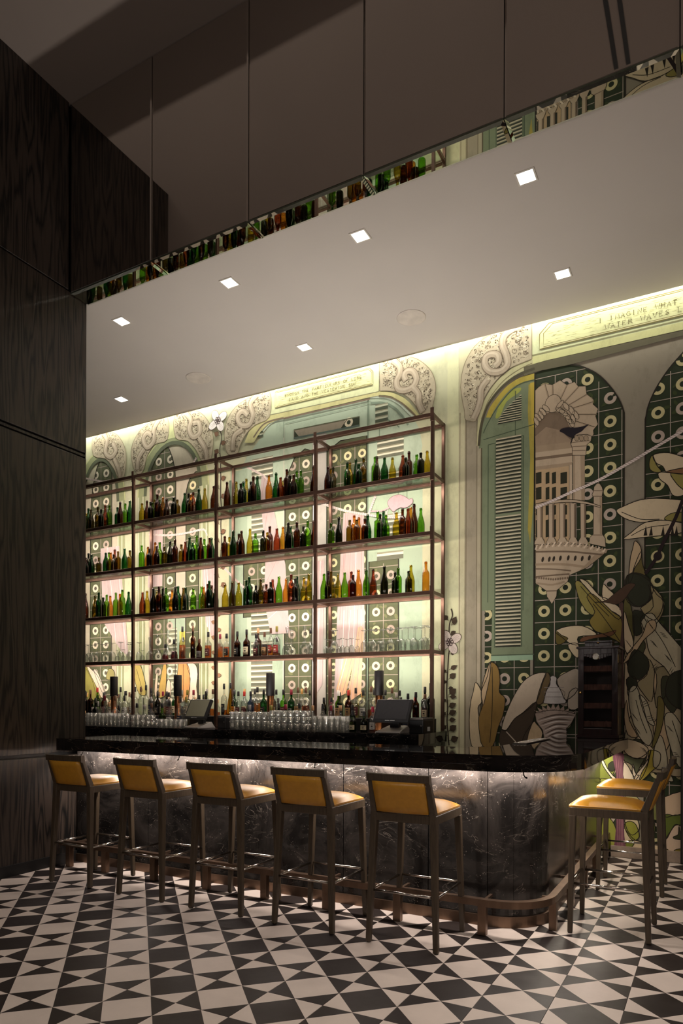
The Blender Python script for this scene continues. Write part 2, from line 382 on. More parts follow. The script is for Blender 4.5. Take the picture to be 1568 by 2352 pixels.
# fittings of the ceiling
M_WHITE = simple('white_fitting', (225, 218, 208), .5, noise=.03)
M_LAMP = emit('lamp_face', (255, 250, 240), 6.0)
nm = {True: 'front', False: 'back'}
for i, (x, y) in enumerate(DOWN):
    r = empty('recessed_downlight', (x, y, SOF_Z))
    row = 'beside the mirrored beam' if y < 5 else 'nearer the mural'
    idx = sorted(p[0] for p in DOWN if (p[1] < 5) == (y < 5)).index(x)+1
    tag(r, 'small square downlight, %s from the wooden wall, row %s' % (ORD[max(1, idx-(1 if y < 5 else 0))], row), 'downlight', 'recessed downlights in the lowered ceiling')
    if y < 5 and idx == 1: r['label'] = 'small square downlight hidden beyond the wooden wall'
    s = .055; t = .012
    mb = MB()
    for (a, b, c, d) in ((-s-t, -s-t, s+t, -s), (-s-t, s, s+t, s+t), (-s-t, -s, -s, s), (s, -s, s+t, s)): mb.box(a, b, -.006, c, d, .001)
    mb.build('trim_ring', M_WHITE, r)
    MB().add([(-s, -s, -.002), (-s, s, -.002), (s, s, -.002), (s, -s, -.002)], [(0, 1, 2, 3)]) if 0 else None
    mb = MB(); mb.box(-s, -s, -.0035, s, s, -.001); mb.build('diffuser', M_LAMP, r)
for i, (x, y) in enumerate([(-2.546, 6.043), (-5.113, 6.043)]):
    r = empty('ceiling_speaker', (x, y, SOF_Z)); tag(r, 'round flush ceiling speaker grille ' + ('between the downlights above the right shelf bay' if i == 0 else 'above the second shelf bay, nearer the wooden wall'), 'speaker', 'round ceiling speakers')
    MB().lathe([(.118, -.006), (.128, -.008), (.137, -.004), (.137, 0), (.118, 0)], seg=40).build('rim', simple('grille_grey', (214, 204, 194), .6), r)
    MB().lathe([(0.0, -.005), (.116, -.005)], seg=40).build('grille', simple('grille_face', (190, 180, 170), .8, noise=.2, nscale=300), r)
# linear slots of the tall ceiling
for k, x in enumerate((-.762, -.668)):
    o = MB().box(x-.016, 2.32, 6.692, x+.016, 4.1, 6.6995).build('slot_diffuser', M_BLACK)
    tag(o, 'long black slot diffuser in upper ceiling, %s' % ('nearer the wooden wall' if k == 0 else 'farther from the wooden wall'), 'vent', 'slot diffusers')
# ------------------------------------------------------------------ painted mural (flat print on the wall)
def paint_mat():
    m, nt, p = new_mat('mural_paint')
    at = N(nt, 'ShaderNodeAttribute'); at.attribute_name = 'Col'
    n = N(nt, 'ShaderNodeTexNoise'); n.inputs['Scale'].default_value = 7; n.inputs['Detail'].default_value = 8; n.inputs['Roughness'].default_value = .72
    nt.links.new(coords(nt, (1, 1, .55)), n.inputs['Vector'])
    f = ramp(nt, n.outputs[0], [(.25, (.74, .74, .72)), (.5, (1, 1, 1)), (.75, (1.0, 1.0, .98))])
    mx = N(nt, 'ShaderNodeMixRGB', blend_type='MULTIPLY'); mx.inputs[0].default_value = 1
    nt.links.new(at.outputs['Color'], mx.inputs[1]); nt.links.new(f, mx.inputs[2])
    nt.links.new(mx.outputs[0], p.inputs['Base Color']); p.inputs['Roughness'].default_value = .72; p.inputs['Specular IOR Level'].default_value = .25
    return m
M_PAINT = paint_mat()
LAY = .0006; PIDX = [0]
class Paint:
    def __init__(s, base=0): s.v = []; s.f = []; s.c = []; s.base = base; s.k = 0; PIDX[0] += 1; s.off = PIDX[0]*1.4e-5
    def face(s, pts, c, L):
        b = len(s.v); y = WALL_Y-.0008-LAY*(L+s.base)-s.off-s.k*1.5e-6
        s.v += [(p[0], y, p[1]) for p in pts]
        # facing -Y: outline must run counter-clockwise seen from the room
        ar = sum(pts[i][0]*pts[(i+1) % len(pts)][1]-pts[(i+1) % len(pts)][0]*pts[i][1] for i in range(len(pts)))
        idx = list(range(b, b+len(pts)))
        if ar < 0: idx = idx[::-1]
        s.f.append(tuple(idx)); s.c.append(lin(c))
    def poly(s, pts, c, L=1, line=None, lw=.004):
        s.k += 1
        s.face(pts, c, L)
        if line: s.stroke(list(pts)+[pts[0]], lw, line, L+.5)
    def stroke(s, pts, w, c, L=2, taper=False):
        n = len(pts); s.k += 1
        if n < 2: return
        Lf = []; Rt = []
        for i, p in enumerate(pts):
            a = pts[max(i-1, 0)]; b = pts[min(i+1, n-1)]
            if pts[0] == pts[-1] and i in (0, n-1): a = pts[-2]; b = pts[1]
            dx, dz = b[0]-a[0], b[1]-a[1]; l = math.hypot(dx, dz) or 1e-9
            ww = w/2*(1 if not taper else max(.15, sin(pi*(i+.3)/(n-.4))))
            Lf.append((p[0]-dz/l*ww, p[1]+dx/l*ww)); Rt.append((p[0]+dz/l*ww, p[1]-dx/l*ww))
        for i in range(n-1): s.face([Lf[i], Lf[i+1], Rt[i+1], Rt[i]], c, L)
    def ell(s, x, z, rx, rz, c, L=2, ang=0, n=20, line=None, lw=.004):
        pts = [(x+rx*cos(t)*cos(ang)-rz*sin(t)*sin(ang), z+rx*cos(t)*sin(ang)+rz*sin(t)*cos(ang)) for t in [2*pi*k/n for k in range(n)]]
        s.poly(pts, c, L, line, lw)
    def ring(s, x, z, r1, r2, c, L=2, n=22):
        for k in range(n):
            a, b = 2*pi*k/n, 2*pi*(k+1)/n
            s.face([(x+r2*cos(a), z+r2*sin(a)), (x+r2*cos(b), z+r2*sin(b)), (x+r1*cos(b), z+r1*sin(b)), (x+r1*cos(a), z+r1*sin(a))], c, L)
    def rect(s, x0, z0, x1, z1, c, L=1): s.k += 1; s.face([(x0, z0), (x1, z0), (x1, z1), (x0, z1)], c, L)
    def build(s, name, parent):
        me = bpy.data.meshes.new(name); me.from_pydata(s.v, [], s.f); me.materials.append(M_PAINT)
        ca = me.color_attributes.new('Col', 'FLOAT_COLOR', 'CORNER')
        buf = []
        for p, c in zip(me.polygons, s.c): buf += list((*c, 1.0))*p.loop_total
        ca.data.foreach_set('color', buf); me.update()
        o = bpy.data.objects.new(name, me); COL.objects.link(o); o.parent = parent; return o
def W(u, v):
    return on_y(u, v, WALL_Y)
def frame(ox, oz, sc): return lambda pts: [W(ox+x/sc, oz+y/sc) for x, y in pts]
R0 = frame(1000, 640, 2.7606); R1 = frame(1000, 800, 2.7606); R2 = frame(1000, 1300, 2.7606); R3 = frame(1300, 1600, 5.601)
Z0 = frame(180, 780, 2.7034); Z1 = frame(180, 1000, 2.7034); Z2 = frame(700, 900, 3.136); Z3 = frame(180, 1380, 3.5636); Z4 = frame(580, 1380, 3.2667)
TX = frame(600, 800, 3.4087)
def sm(pts, n=5, closed=True):
    """Catmull-Rom through the points"""
    out = []; m = len(pts)
    for i in range(m if closed else m-1):
        if closed: p0, p1, p2, p3 = pts[i-1], pts[i], pts[(i+1) % m], pts[(i+2) % m]
        else: p0, p1, p2, p3 = pts[max(i-1, 0)], pts[i], pts[i+1], pts[min(i+2, m-1)]
        for k in range(n):
            t = k/n
            out.append(tuple(.5*((2*p1[j])+(-p0[j]+p2[j])*t+(2*p0[j]-5*p1[j]+4*p2[j]-p3[j])*t*t+(-p0[j]+3*p1[j]-3*p2[j]+p3[j])*t**3) for j in (0, 1)))
    if not closed: out.append(pts[-1])
    return out
def inside(pt, poly):
    x, z = pt; r = False
    for i in range(len(poly)):
        a, b = poly[i-1], poly[i]
        if (a[1] > z) != (b[1] > z) and x < (b[0]-a[0])*(z-a[1])/(b[1]-a[1])+a[0]: r = not r
    return r
mural = empty('mural', (0, 0, 0)); tag(mural, 'floor-to-ceiling painted mural of arches, shutters, ring tiles and banana leaves on back wall', 'mural')
CREAM = (232, 228, 186); PALE = (222, 222, 178); TAUPE = (148, 140, 124); DKG = (46, 56, 36); OLV = (92, 94, 62); LINE = (52, 46, 34)
INK = (40, 34, 26); TEAL = (122, 134, 106); TEALD = (76, 90, 70); TEALP = (182, 200, 178); BUFF = (202, 184, 156); PINK = (194, 178, 176)
# grounds
g = Paint(0)
g.rect(-8.2, 0, -2.33, 5.2, (196, 198, 166), 0)
g.rect(-2.45, 0, -2.33, 5.2, (206, 208, 170), .4)
for a, b, c in ((-2.33, -2.255, (196, 192, 160)), (-2.255, -2.13, (158, 150, 130)), (-2.13, -2.085, (178, 168, 146))): g.rect(a, 0, b, 4.35, c, .6)
for x in (-2.318, -2.262, -2.25, -2.14, -2.092): g.rect(x, 0, x+.006, 4.35, (112, 102, 80), .8)
g.rect(-2.085, 0, -.27, 5.2, TAUPE, .2); g.rect(-.3, 3.1, 3.8, 5.2, TAUPE, .2)
g.build('painted_ground', mural)

# ring tiles ---------------------------------------------------------------
def ring_tiles(clip, cols, rows, pitchx, pitchz, x_lines, base=2, light=False, ring=(206, 196, 148), alt=(188, 172, 158), keep=None, edge=True):
    p = Paint(base)
    tile = (92, 98, 72) if light else DKG
    p.poly(clip, tile, 0)
    xs = [q[0] for q in clip]; zs = [q[1] for q in clip]
    # grout
    gc = (176, 162, 150)
    def seg(a, b, w_):
        # clipped straight line: sample
        n = 60; run = []
        for i in range(n+1):
            t = i/n; q = (a[0]+(b[0]-a[0])*t, a[1]+(b[1]-a[1])*t)
            if inside(q, clip): run.append(q)
            else:
                if len(run) > 1: p.stroke([run[0], run[-1]], w_, gc, 1)
                run = []
        if len(run) > 1: p.stroke([run[0], run[-1]], w_, gc, 1)
    for x in x_lines: seg((x, min(zs)), (x, max(zs)), .007)
    for z in rows: seg((min(xs), z+pitchz/2), (max(xs), z+pitchz/2), .007)
    rnd = random.Random(len(clip))
    for x in cols:
        for z in rows:
            if not inside((x, z), clip): continue
            # brush patches of lighter green
            for q in range(3):
                cx, cz = x+rnd.uniform(-.07, .07), z+rnd.uniform(-.07, .07)
                if inside((cx, cz), clip): p.ell(cx, cz, rnd.uniform(.015, .035), rnd.uniform(.008, .02), (62, 72, 40) if not light else (116, 120, 84), 1.2, rnd.uniform(0, 3), 8)
            if not (inside((x+pitchx*.27, z), clip) and inside((x-pitchx*.27, z), clip)): pass
            c = ring if rnd.random() < .7 else alt
            R = pitchx*.275; r = pitchx*.125
            pts2 = []
            n = 22
            for k in range(n):
                a, b = 2*pi*k/n, 2*pi*(k+1)/n
                m = (a+b)/2
                if inside((x+R*cos(m), z+R*sin(m)), clip):
                    p.face([(x+R*cos(a), z+R*sin(a)), (x+R*cos(b), z+R*sin(b)), (x+r*cos(b), z+r*sin(b)), (x+r*cos(a), z+r*sin(a))], c, 2)
            p.ell(x, z, r*.98, r*.98, (34, 42, 28) if not light else (96, 92, 78), 2, n=14)
    if edge: p.stroke(clip+[clip[0]], .012, INK, 3)
    return p.build('painted_ring_tiles', mural)
rowsR = [4.414-.2136*k for k in range(21)]
tp1 = [(-1.57, .1)]+R1([(630, 158)])+sm(R1([(720, 128), (860, 105), (950, 125), (1040, 175), (1120, 260), (1170, 340), (1195, 410)]), 4, False)+[(-.757, .1)]
ring_tiles(tp1, [-.878, -1.077, -1.272, -1.47], rowsR, .2, .2136, [-.778, -.978, -1.175, -1.372], 2)
tp2 = [(-.582, .1), (-.582, 3.95)]+sm(R1([(1335, 430), (1350, 360), (1400, 250), (1480, 130), (1568, 28)]), 4, False)+[(-.10, 4.72), (-.10, .1)]
ring_tiles(tp2, [-.478, -.281], rowsR, .2, .2136, [-.378, -.18], 2)
tp3 = [(-2.05, .1), (-2.05, 2.36), (-1.6, 2.36), (-1.6, .1)]
ring_tiles(tp3, [-1.66, -1.85, -2.03], rowsR, .2, .2136, [-1.755, -1.945], 1.6, edge=False)
rowsL = [4.71-.1943*k for k in range(18)]
def arch(x0, x1, ztop, zs, z0=1.0, n=7):
    """tall opening with a rounded head"""
    return [(x0, z0), (x0, zs)]+[((x0+x1)/2+(x1-x0)/2*cos(pi-pi*k/n), zs+(ztop-zs)*sin(pi*k/n)) for k in range(1, n)]+[(x1, zs), (x1, z0)]
def half(x0, x1, z0, zlo, zhi, left=True, n=6):
    """opening whose head rises to one side"""
    pts = [(x0, z0), (x1, z0)]
    if left: pts += [(x1, zhi)]+[(x1-(x1-x0)*sin(pi/2*k/n), zlo+(zhi-zlo)*cos(pi/2*k/n)) for k in range(1, n+1)]
    else: pts += [(x1, zlo)]+[(x0+(x1-x0)*cos(pi/2*k/n), zlo+(zhi-zlo)*sin(pi/2*k/n)) for k in range(1, n+1)]
    return pts
ring_tiles(half(-7.63, -7.22, 1.0, 3.9, 4.9), [-7.528, -7.327], rowsL, .2, .1943, [-7.43], 2, True, (230, 222, 200))
ring_tiles(half(-6.5, -6.09, 1.0, 4.2, 4.86, False), [-6.379, -6.183], rowsL, .195, .1943, [-6.28], 2, True, (230, 222, 200))
ring_tiles(half(-5.92, -5.71, 1.0, 4.0, 4.3), [-5.81], rowsL, .195, .1943, [], 2, True, (232, 224, 180))
ring_tiles([(-4.43, 1.0), (-4.06, 1.0), (-4.06, 4.26), (-4.16, 4.30), (-4.30, 4.22), (-4.43, 3.98)], [-4.328, -4.146], rowsL, .182, .1943, [-4.237], 2, True, (232, 224, 200))
ring_tiles([(-3.87, 1.0), (-3.37, 1.0), (-3.37, 4.31), (-3.7, 4.31), (-3.87, 4.22)], [-3.781, -3.606, -3.428], rowsL, .176, .1943, [-3.693, -3.517], 2, True, (232, 226, 178))
ring_tiles([(-3.345, 1.0), (-2.985, 1.0), (-2.99, 2.93), (-3.34, 2.93)], [-3.252, -3.08], rowsL, .174, .1943, [-3.166], 4, True, (232, 226, 178))
ring_tiles([(-5.02, 2.42), (-4.6, 2.42), (-4.6, 3.06), (-5.02, 3.06)], [-4.9, -4.72], rowsL, .18, .1943, [-4.81], 4, True, (232, 226, 200))

# shutters -----------------------------------------------------------------
def louvre(p, x0, x1, z0, z1, n, dark=(48, 52, 40), light=(206, 196, 168), L=2.5, slope=0.0, clip=None):
    p.rect(x0, z0, x1, z1, (150, 150, 126), L)
    h = (z1-z0)/n
    for k in range(n):
        za = z0+h*k; a, b = x0, x1
        if clip:
            a = clip(za+h*.5)
            if a >= b-.01: continue
        p.face([(a, za+h*.04), (b, za+h*.02+slope), (b, za+h*.52+slope), (a, za+h*.48)], dark, L+.5)
        p.face([(a, za+h*.52), (b, za+h*.54+slope), (b, za+h*.82+slope), (a, za+h*.80)], light, L+.5)
s = Paint(5)
body = R1([(275, 620), (285, 540), (310, 450), (345, 375), (400, 300), (460, 235), (540, 185), (629, 160)])
x_l, x_r = -2.085, -1.563
zb, zbl = 1.815, 2.32
outl = [(x_r, zb), (x_r, 4.58)]+body[::-1][1:]+[(x_l, zbl), (-1.975, zbl), (-1.985, zb+.01)]
s.poly(outl, TEAL, 0)
s.poly(sm(R1([(629, 160), (540, 185), (460, 235), (400, 300), (345, 375), (320, 440)]), 3, False)+sm(R1([(350, 440), (380, 380), (430, 310), (490, 250), (560, 215), (629, 200)]), 3, False), (180, 164, 72), .3)
s.poly(sm(R1([(380, 440), (410, 350), (480, 270), (540, 250), (530, 280), (450, 340), (410, 430)]), 3), (164, 172, 84), .4)
s.poly(R1([(590, 230), (628, 225), (628, 900), (600, 1240), (585, 1150), (600, 700), (585, 400)]), (170, 156, 72), .3)
s.poly(R1([(600, 220), (628, 215), (628, 500), (610, 500)]), (190, 168, 70), .5)
for a, b in (((-1.75, 4.0), (-1.75, 4.45)), ((-2.07, 4.03), (-1.565, 4.09)), ((-2.02, 3.97), (-2.02, 2.4)), ((-2.02, 3.97), (-1.67, 4.0)), ((-1.67, 4.0), (-1.67, 2.3))): s.stroke([a, b], .008, TEALD, 1)
s.stroke(sm(R1([(629, 200), (540, 225), (470, 280), (420, 340), (370, 410), (320, 500), (305, 540)]), 4, False), .01, TEALD, 1)
s.rect(-1.985, zb, x_r, zb+.05, (150, 178, 150), .6); s.rect(-1.985, zb+.05, x_r, zb+.06, TEALD, .8)
tri = R1([(392, 485), (545, 465), (545, 293)])
xa, xb = W(1139, 1000)[0], W(1197, 1000)[0]
def triclip(z):
    t = (z-tri[0][1])/(tri[2][1]-tri[0][1]); return tri[0][0]+(tri[2][0]-tri[0][0])*max(0, t)**1.8
louvre(s, xa, xb, tri[0][1], tri[2][1], 11, clip=triclip) if 0 else None
h = (tri[2][1]-tri[0][1])/11
for k in range(11):
    z = tri[0][1]+h*k; a = triclip(z+h*.4)
    s.face([(a, z), (tri[2][0], z), (tri[2][0], z+h*.5), (a+.01, z+h*.5)], (48, 52, 40), 2.5)
    s.face([(a, z+h*.52), (tri[2][0], z+h*.52), (tri[2][0], z+h*.82), (a+.01, z+h*.82)], (206, 196, 168), 2.5)
z_ = [R1([(460, y)])[0][1] for y in (1045, 560)]; louvre(s, xa, xb, z_[0], z_[1], 21)
z_ = [R2([(460, 515)])[0][1], R1([(460, 1058)])[0][1]]; louvre(s, xa, xb, z_[0], z_[1], 36)
s.stroke([(xa-.008, z_[0]), (xa-.008, 3.96), (xb+.008, 3.98), (xb+.008, z_[0])], .006, TEALD, 3)
s.build('painted_shutter', mural)
# shutters behind the shelves
s = Paint(3)
# big arch, pale doors
def Lrect(z, x0, x1): pass
head = TX([(0, 700), (50, 620), (110, 575), (176, 552), (300, 520), (849, 400), (852, 382), (920, 378), (1000, 388), (1080, 425), (1140, 480), (1190, 540), (1240, 640), (1260, 760)])
s.poly([(-2.72, 1.0)]+[(-2.72, 3.9)]+head[::-1]+[(-5.2, 4.0), (-5.22, 3.6), (-5.22, 1.0)], TEALP, -2.4) if 0 else None
s.poly(head+[(-2.76, 3.9), (-2.72, 1.0), (-5.22, 1.0), (-5.2, 3.9), (-4.98, 4.35)], TEALP, -2.6)
s.rect(-5.22, 1.0, -4.97, 4.2, (166, 186, 162), -2.3); s.rect(-4.59, 1.0, -4.44, 3.3, (164, 184, 160), -2.3)
s.rect(-3.36, 1.0, -2.72, 3.9, (168, 188, 164), -2.3); s.rect(-5.24, 1.0, -5.21, 4.1, (110, 130, 112), 0)
s.rect(-3.365, 1.0, -3.35, 4.75, (120, 140, 120), 0); s.rect(-4.455, 1.0, -4.44, 4.6, (200, 204, 186), 0)
s.rect(-4.06, 1.0, -3.88, 4.5, (190, 186, 178), -1.4); s.rect(-4.05, 1.0, -4.03, 4.5, (232, 228, 222), -1.2)
for x in (-3.0, -2.9): s.rect(x, 3.3, x+.008, 3.9, (120, 140, 120), 0)
for z0, z1, n in ((4.03, 4.22, 3), (3.72, 3.87, 3), (3.18, 3.42, 4), (2.93, 3.02, 1)):
    louvre(s, -3.245, -2.935, z0, z1, n, (112, 116, 100), (226, 226, 204), .2)
for z0, z1, n in ((4.05, 4.3, 4), (3.35, 3.85, 8), (3.06, 3.3, 4), (2.2, 2.46, 4), (1.4, 2.12, 11)):
    louvre(s, -4.905, -4.60, z0, z1, n, (112, 116, 100), (226, 226, 204), 1.8)
louvre(s, -4.92, -4.74, 4.55, 4.72, 4, (78, 88, 70), (200, 204, 180), 1.2); louvre(s, -3.27, -3.12, 4.36, 4.62, 4, (78, 88, 70), (200, 204, 180), 1.2)
# transom window in the big arch
s.poly(TX([(255, 640), (770, 535), (770, 600), (255, 705)]), (156, 146, 128), .2); s.poly(TX([(670, 560), (770, 537), (768, 600), (620, 632)]), DKG, .4)
c_ = TX([(685, 580)])[0]; s.ring(c_[0], c_[1], .024, .052, (226, 216, 190), .8); s.stroke(TX([(620, 635), (670, 560)]), .008, INK, 1); s.stroke(TX([(255, 640), (770, 535)]), .012, (96, 100, 76), 1)
s.stroke(TX([(255, 705), (770, 604)]), .02, (88, 104, 96), 1); s.poly(TX([(258, 645), (300, 698), (258, 703)]), DKG, .6)
s.stroke(TX([(176, 552), (176, 700)]), .008, (130, 150, 130), 1); s.stroke(TX([(190, 590), (849, 432), (849, 620)]), .007, (150, 168, 148), 1)
s.stroke(TX([(855, 430), (930, 425), (1000, 440), (1060, 480), (1110, 540), (1150, 600)]), .022, (130, 148, 130), 1)
s.stroke(TX([(925, 545), (990, 560), (1060, 600), (1080, 620)]), .012, (120, 140, 120), 1); s.stroke(TX([(925, 545), (925, 700)]), .008, (120, 140, 120), 1)
s.stroke(sm(TX([(0, 670), (60, 600), (110, 570), (176, 556)]), 3, False), .02, (206, 222, 204), 1)
s.stroke(sm(TX([(852, 384), (930, 380), (1010, 395), (1090, 440), (1150, 500), (1190, 535)]), 3, False), .022, (214, 228, 210), 1)
# low green shutter of bay two and its yellow stain
s.rect(-6.22, 1.0, -5.93, 2.62, (160, 180, 156), -.6); louvre(s, -6.2, -6.06, 1.1, 2.35, 22, (118, 122, 102), (196, 202, 180), .2); s.rect(-6.02, 1.9, -5.93, 2.3, (206, 198, 92), .2)
s.build('painted_shutter', mural)
# mouldings of the arches --------------------------------------------------
m_ = Paint(7)
def band(path, w_, c, L=0): m_.stroke(path, w_, c, L)
low = R0([(610, 515), (900, 460), (1200, 400), (1568, 335)])
# upper field right of the carved capital
m_.poly(R0([(610, 283), (1568, 40)])+[(1.2, 5.07), (1.2, 4.70)]+R0([(1568, 300), (610, 500)]), (206, 214, 172), -.5)
m_.poly(R0([(610, 497), (1568, 275)])+[(1.2, 4.72), (1.2, 4.655)]+R0([(1568, 325), (700, 520), (560, 560)]), (206, 208, 152), 0)
m_.stroke(R0([(610, 490), (1568, 262)]), .014, (138, 138, 100), .4)
m_.poly(R0([(560, 560), (700, 522), (1568, 330)])+[(1.2, 4.66), (1.2, 4.61)]+R0([(1568, 362), (860, 545), (640, 590), (560, 620)]), (98, 94, 74), .2)
arc_o = sm(R1([(612, 72), (520, 105), (430, 170), (360, 245), (300, 350), (270, 450), (262, 620)]), 4, False)
arc_i = sm(R1([(629, 130), (545, 160), (470, 205), (400, 270), (340, 350), (305, 430), (285, 520), (275, 620)]), 4, False)
m_.poly(arc_o+arc_i[::-1], (190, 188, 148), .1); m_.stroke(arc_i, .026, (78, 74, 56), .3)
m_.stroke(sm(R1([(612, 96), (540, 130), (450, 190), (385, 260), (330, 345), (290, 450)]), 4, False), .008, (130, 124, 92), .6)
m_.rect(-2.13, 2.4, -2.088, 3.95, (172, 164, 140), .1); m_.rect(-2.095, 0.2, -2.082, 3.95, (96, 90, 68), .3)
# big arch at the shelves
out_l = sm(TX([(-230, 760), (-160, 650), (-60, 560), (0, 548), (70, 520)]), 4, False)
m_.poly(TX([(70, 522), (920, 340), (920, 372), (850, 385), (176, 545), (60, 590), (0, 650), (-60, 740), (-130, 740), (-90, 640), (-30, 570)]), (206, 202, 146), 0)
m_.poly(sm(TX([(920, 338), (1010, 345), (1110, 385), (1180, 450), (1240, 530)]), 4, False)+sm(TX([(1215, 545), (1160, 480), (1090, 420), (1010, 375), (920, 368)]), 4, False), (204, 200, 144), 0)
m_.stroke(TX([(70, 524), (920, 340)]), .009, (142, 140, 108), .5); m_.stroke(TX([(176, 552), (850, 398)]), .018, (128, 112, 96), .5)
m_.stroke(sm(TX([(-60, 700), (0, 615), (60, 575), (176, 545)]), 4, False), .02, (126, 112, 92), .4)
m_.stroke(sm(TX([(920, 376), (1010, 386), (1100, 430), (1180, 500), (1220, 545)]), 4, False), .016, (120, 108, 86), .5)
m_.poly(TX([(65, 335), (925, 118), (920, 338), (70, 520)]), (214, 220, 176), -.3)
# the two small arches further along
for (cx, x0, x1, zt, zsp) in ((-6.15, -6.75, -5.56, 4.83, 4.1), (-7.45, -7.95, -7.0, 4.83, 4.1)):
    o_ = [(cx+(x1-x0)/2*cos(t), zsp+(zt-zsp)*sin(t)) for t in [pi*k/16 for k in range(17)]]
    i_ = [(cx+((x1-x0)/2-.13)*cos(t), zsp+(zt-zsp-.11)*sin(t)) for t in [pi*k/16 for k in range(17)]]
    m_.poly(o_+[(x0, 1.0), (x0+.13, 1.0)]+i_[::-1]+[(x1-.13, 1.0), (x1, 1.0)], (152, 160, 120), .0)
    m_.stroke(i_, .05, (92, 100, 78), .3); m_.stroke(o_, .02, (196, 202, 150), .4)
    for x in (x0+.02, x0+.1, x1-.1, x1-.03): m_.stroke([(x, 1.0), (x, zsp)], .02, (204, 206, 180), .5)
    m_.poly([(cx-.09, zt-.05), (cx+.06, zt-.05), (cx+.06, 5.08), (cx-.09, 5.08)], (206, 212, 158), .6); m_.stroke([(cx-.09, zt-.02), (cx-.09, 5.08)], .008, (150, 150, 110), .8)
m_.build('painted_moulding', mural)
k_ = Paint(1.0)
k_.poly(sm(Z0([(440, 790), (480, 720), (540, 680), (620, 665), (690, 690), (735, 750), (735, 800)]), 3, False)+[(-5.69, 1.0), (-6.55, 1.0)], (190, 182, 162), 0)
k_.rect(-7.9, 1.0, -7.08, 4.6, (190, 184, 162), 0)
k_.build('painted_sky', mural)
# carved capitals ----------------------------------------------------------
def carved(poly, snake, seed, ink=(84, 72, 56), fill=(184, 174, 150)):
    p = Paint(9); p.poly(poly, fill, 0, (132, 120, 98), .006)
    rnd = random.Random(seed); xs = [a for a, _ in poly]; zs = [b for _, b in poly]
    for k in range(900):
        x, z = rnd.uniform(min(xs), max(xs)), rnd.uniform(min(zs), max(zs))
        if not (inside((x, z), poly) and inside((x+.035, z), poly) and inside((x-.035, z), poly) and inside((x, z-.035), poly)): continue
        typ = rnd.random()
        if typ < .45:   # curl
            r = rnd.uniform(.010, .026); a0 = rnd.uniform(0, 6.28); sg = rnd.choice((-1, 1))
            p.stroke([(x+r*(1-t/9)*cos(a0+sg*t*.75), z+r*(1-t/9)*sin(a0+sg*t*.75)) for t in range(8)], rnd.uniform(.003, .006), rnd.choice([ink, (112, 100, 80), (226, 218, 194)]), 1)
        elif typ < .75:
            p.ell(x, z, rnd.uniform(.004, .010), rnd.uniform(.003, .007), ink, 1, rnd.uniform(0, 3), 7)
        else:
            a0 = rnd.uniform(0, 6.28); l = rnd.uniform(.02, .045)
            p.stroke([(x, z), (x+l*.5*cos(a0), z+l*.5*sin(a0)), (x+l*cos(a0+.6), z+l*sin(a0+.6))], .005, rnd.choice([(230, 224, 200), (150, 140, 118)]), 1, True)
    for sp in snake:
        sp = sm(sp, 5, False)
        p.stroke(sp, .074, (118, 104, 86), 2); p.stroke(sp, .062, (176, 163, 143), 2.4); p.stroke([(a-.008, b+.01) for a, b in sp], .022, (192, 180, 160), 2.8)
    p.build('painted_capital', mural)
cap1 = sm(R0([(610, 284), (530, 300), (430, 325), (340, 362), (250, 430), (190, 530), (165, 620)]), 3, False)+sm(R1([(160, 250), (172, 340), (185, 400), (188, 450), (215, 462), (250, 466), (275, 430), (295, 360), (330, 280), (400, 190), (470, 130), (545, 95), (611, 70)]), 3, False)
carved(cap1, [R0([(500, 315), (440, 360), (425, 420), (450, 490), (455, 550), (410, 590), (350, 590), (315, 550), (320, 500), (360, 480), (395, 490), (400, 530), (375, 555)]), R1([(330, 200), (290, 260), (285, 330), (268, 390), (240, 450)])], 1)
cap2 = TX([(925, 118), (1020, 90)])+sm(TX([(1090, 72), (1180, 72), (1260, 110), (1330, 180), (1360, 260), (1365, 340), (1345, 440), (1330, 510)]), 3, False)+sm(TX([(1270, 520), (1235, 500), (1200, 440), (1150, 385), (1080, 345), (1000, 335), (930, 335)]), 3, False)
carved(cap2, [TX([(1030, 95), (1080, 140), (1085, 200), (1060, 260), (1075, 320), (1130, 330), (1190, 300), (1215, 240), (1190, 185), (1145, 180), (1120, 215), (1135, 255)]), TX([(1190, 310), (1230, 360), (1235, 430), (1265, 500)])], 2)
cap3 = sm(Z0([(1188, 320), (1090, 350), (1000, 400), (940, 470), (910, 560), (912, 660), (935, 715), (990, 705), (1005, 660), (1040, 590), (1100, 530), (1188, 480)]), 3)
carved(cap3, [Z0([(1110, 345), (1070, 400), (1085, 470), (1060, 530), (1010, 530), (990, 480), (1020, 445), (1055, 470)]), Z0([(1020, 560), (970, 600), (960, 690)])], 3)
cap4 = sm(Z0([(600, 470), (690, 440), (760, 455), (815, 520), (838, 600), (835, 680), (820, 750), (770, 755), (735, 690), (680, 630), (605, 610)]), 3)
carved(cap4, [Z0([(665, 455), (700, 500), (690, 560), (715, 605), (755, 580), (750, 520), (715, 520)]), Z0([(750, 610), (790, 680), (800, 745)])], 4)
cap5 = sm(Z0([(555, 485), (470, 505), (400, 550), (350, 620), (330, 700), (345, 800), (380, 840), (410, 800), (430, 720), (480, 650), (555, 620)]), 3)
carved(cap5, [Z0([(500, 500), (470, 560), (470, 630), (430, 670), (405, 620), (430, 580), (460, 600)]), Z0([(410, 680), (375, 740), (370, 810)])], 5)
cap6 = sm(Z0([(95, 595), (170, 572), (240, 590), (290, 670), (298, 760), (285, 850), (250, 860), (220, 800), (170, 740), (95, 720)]), 3)
carved(cap6, [Z0([(160, 585), (180, 630), (170, 700), (205, 730), (235, 690), (215, 645)]), Z0([(225, 740), (250, 800), (262, 855)])], 6)
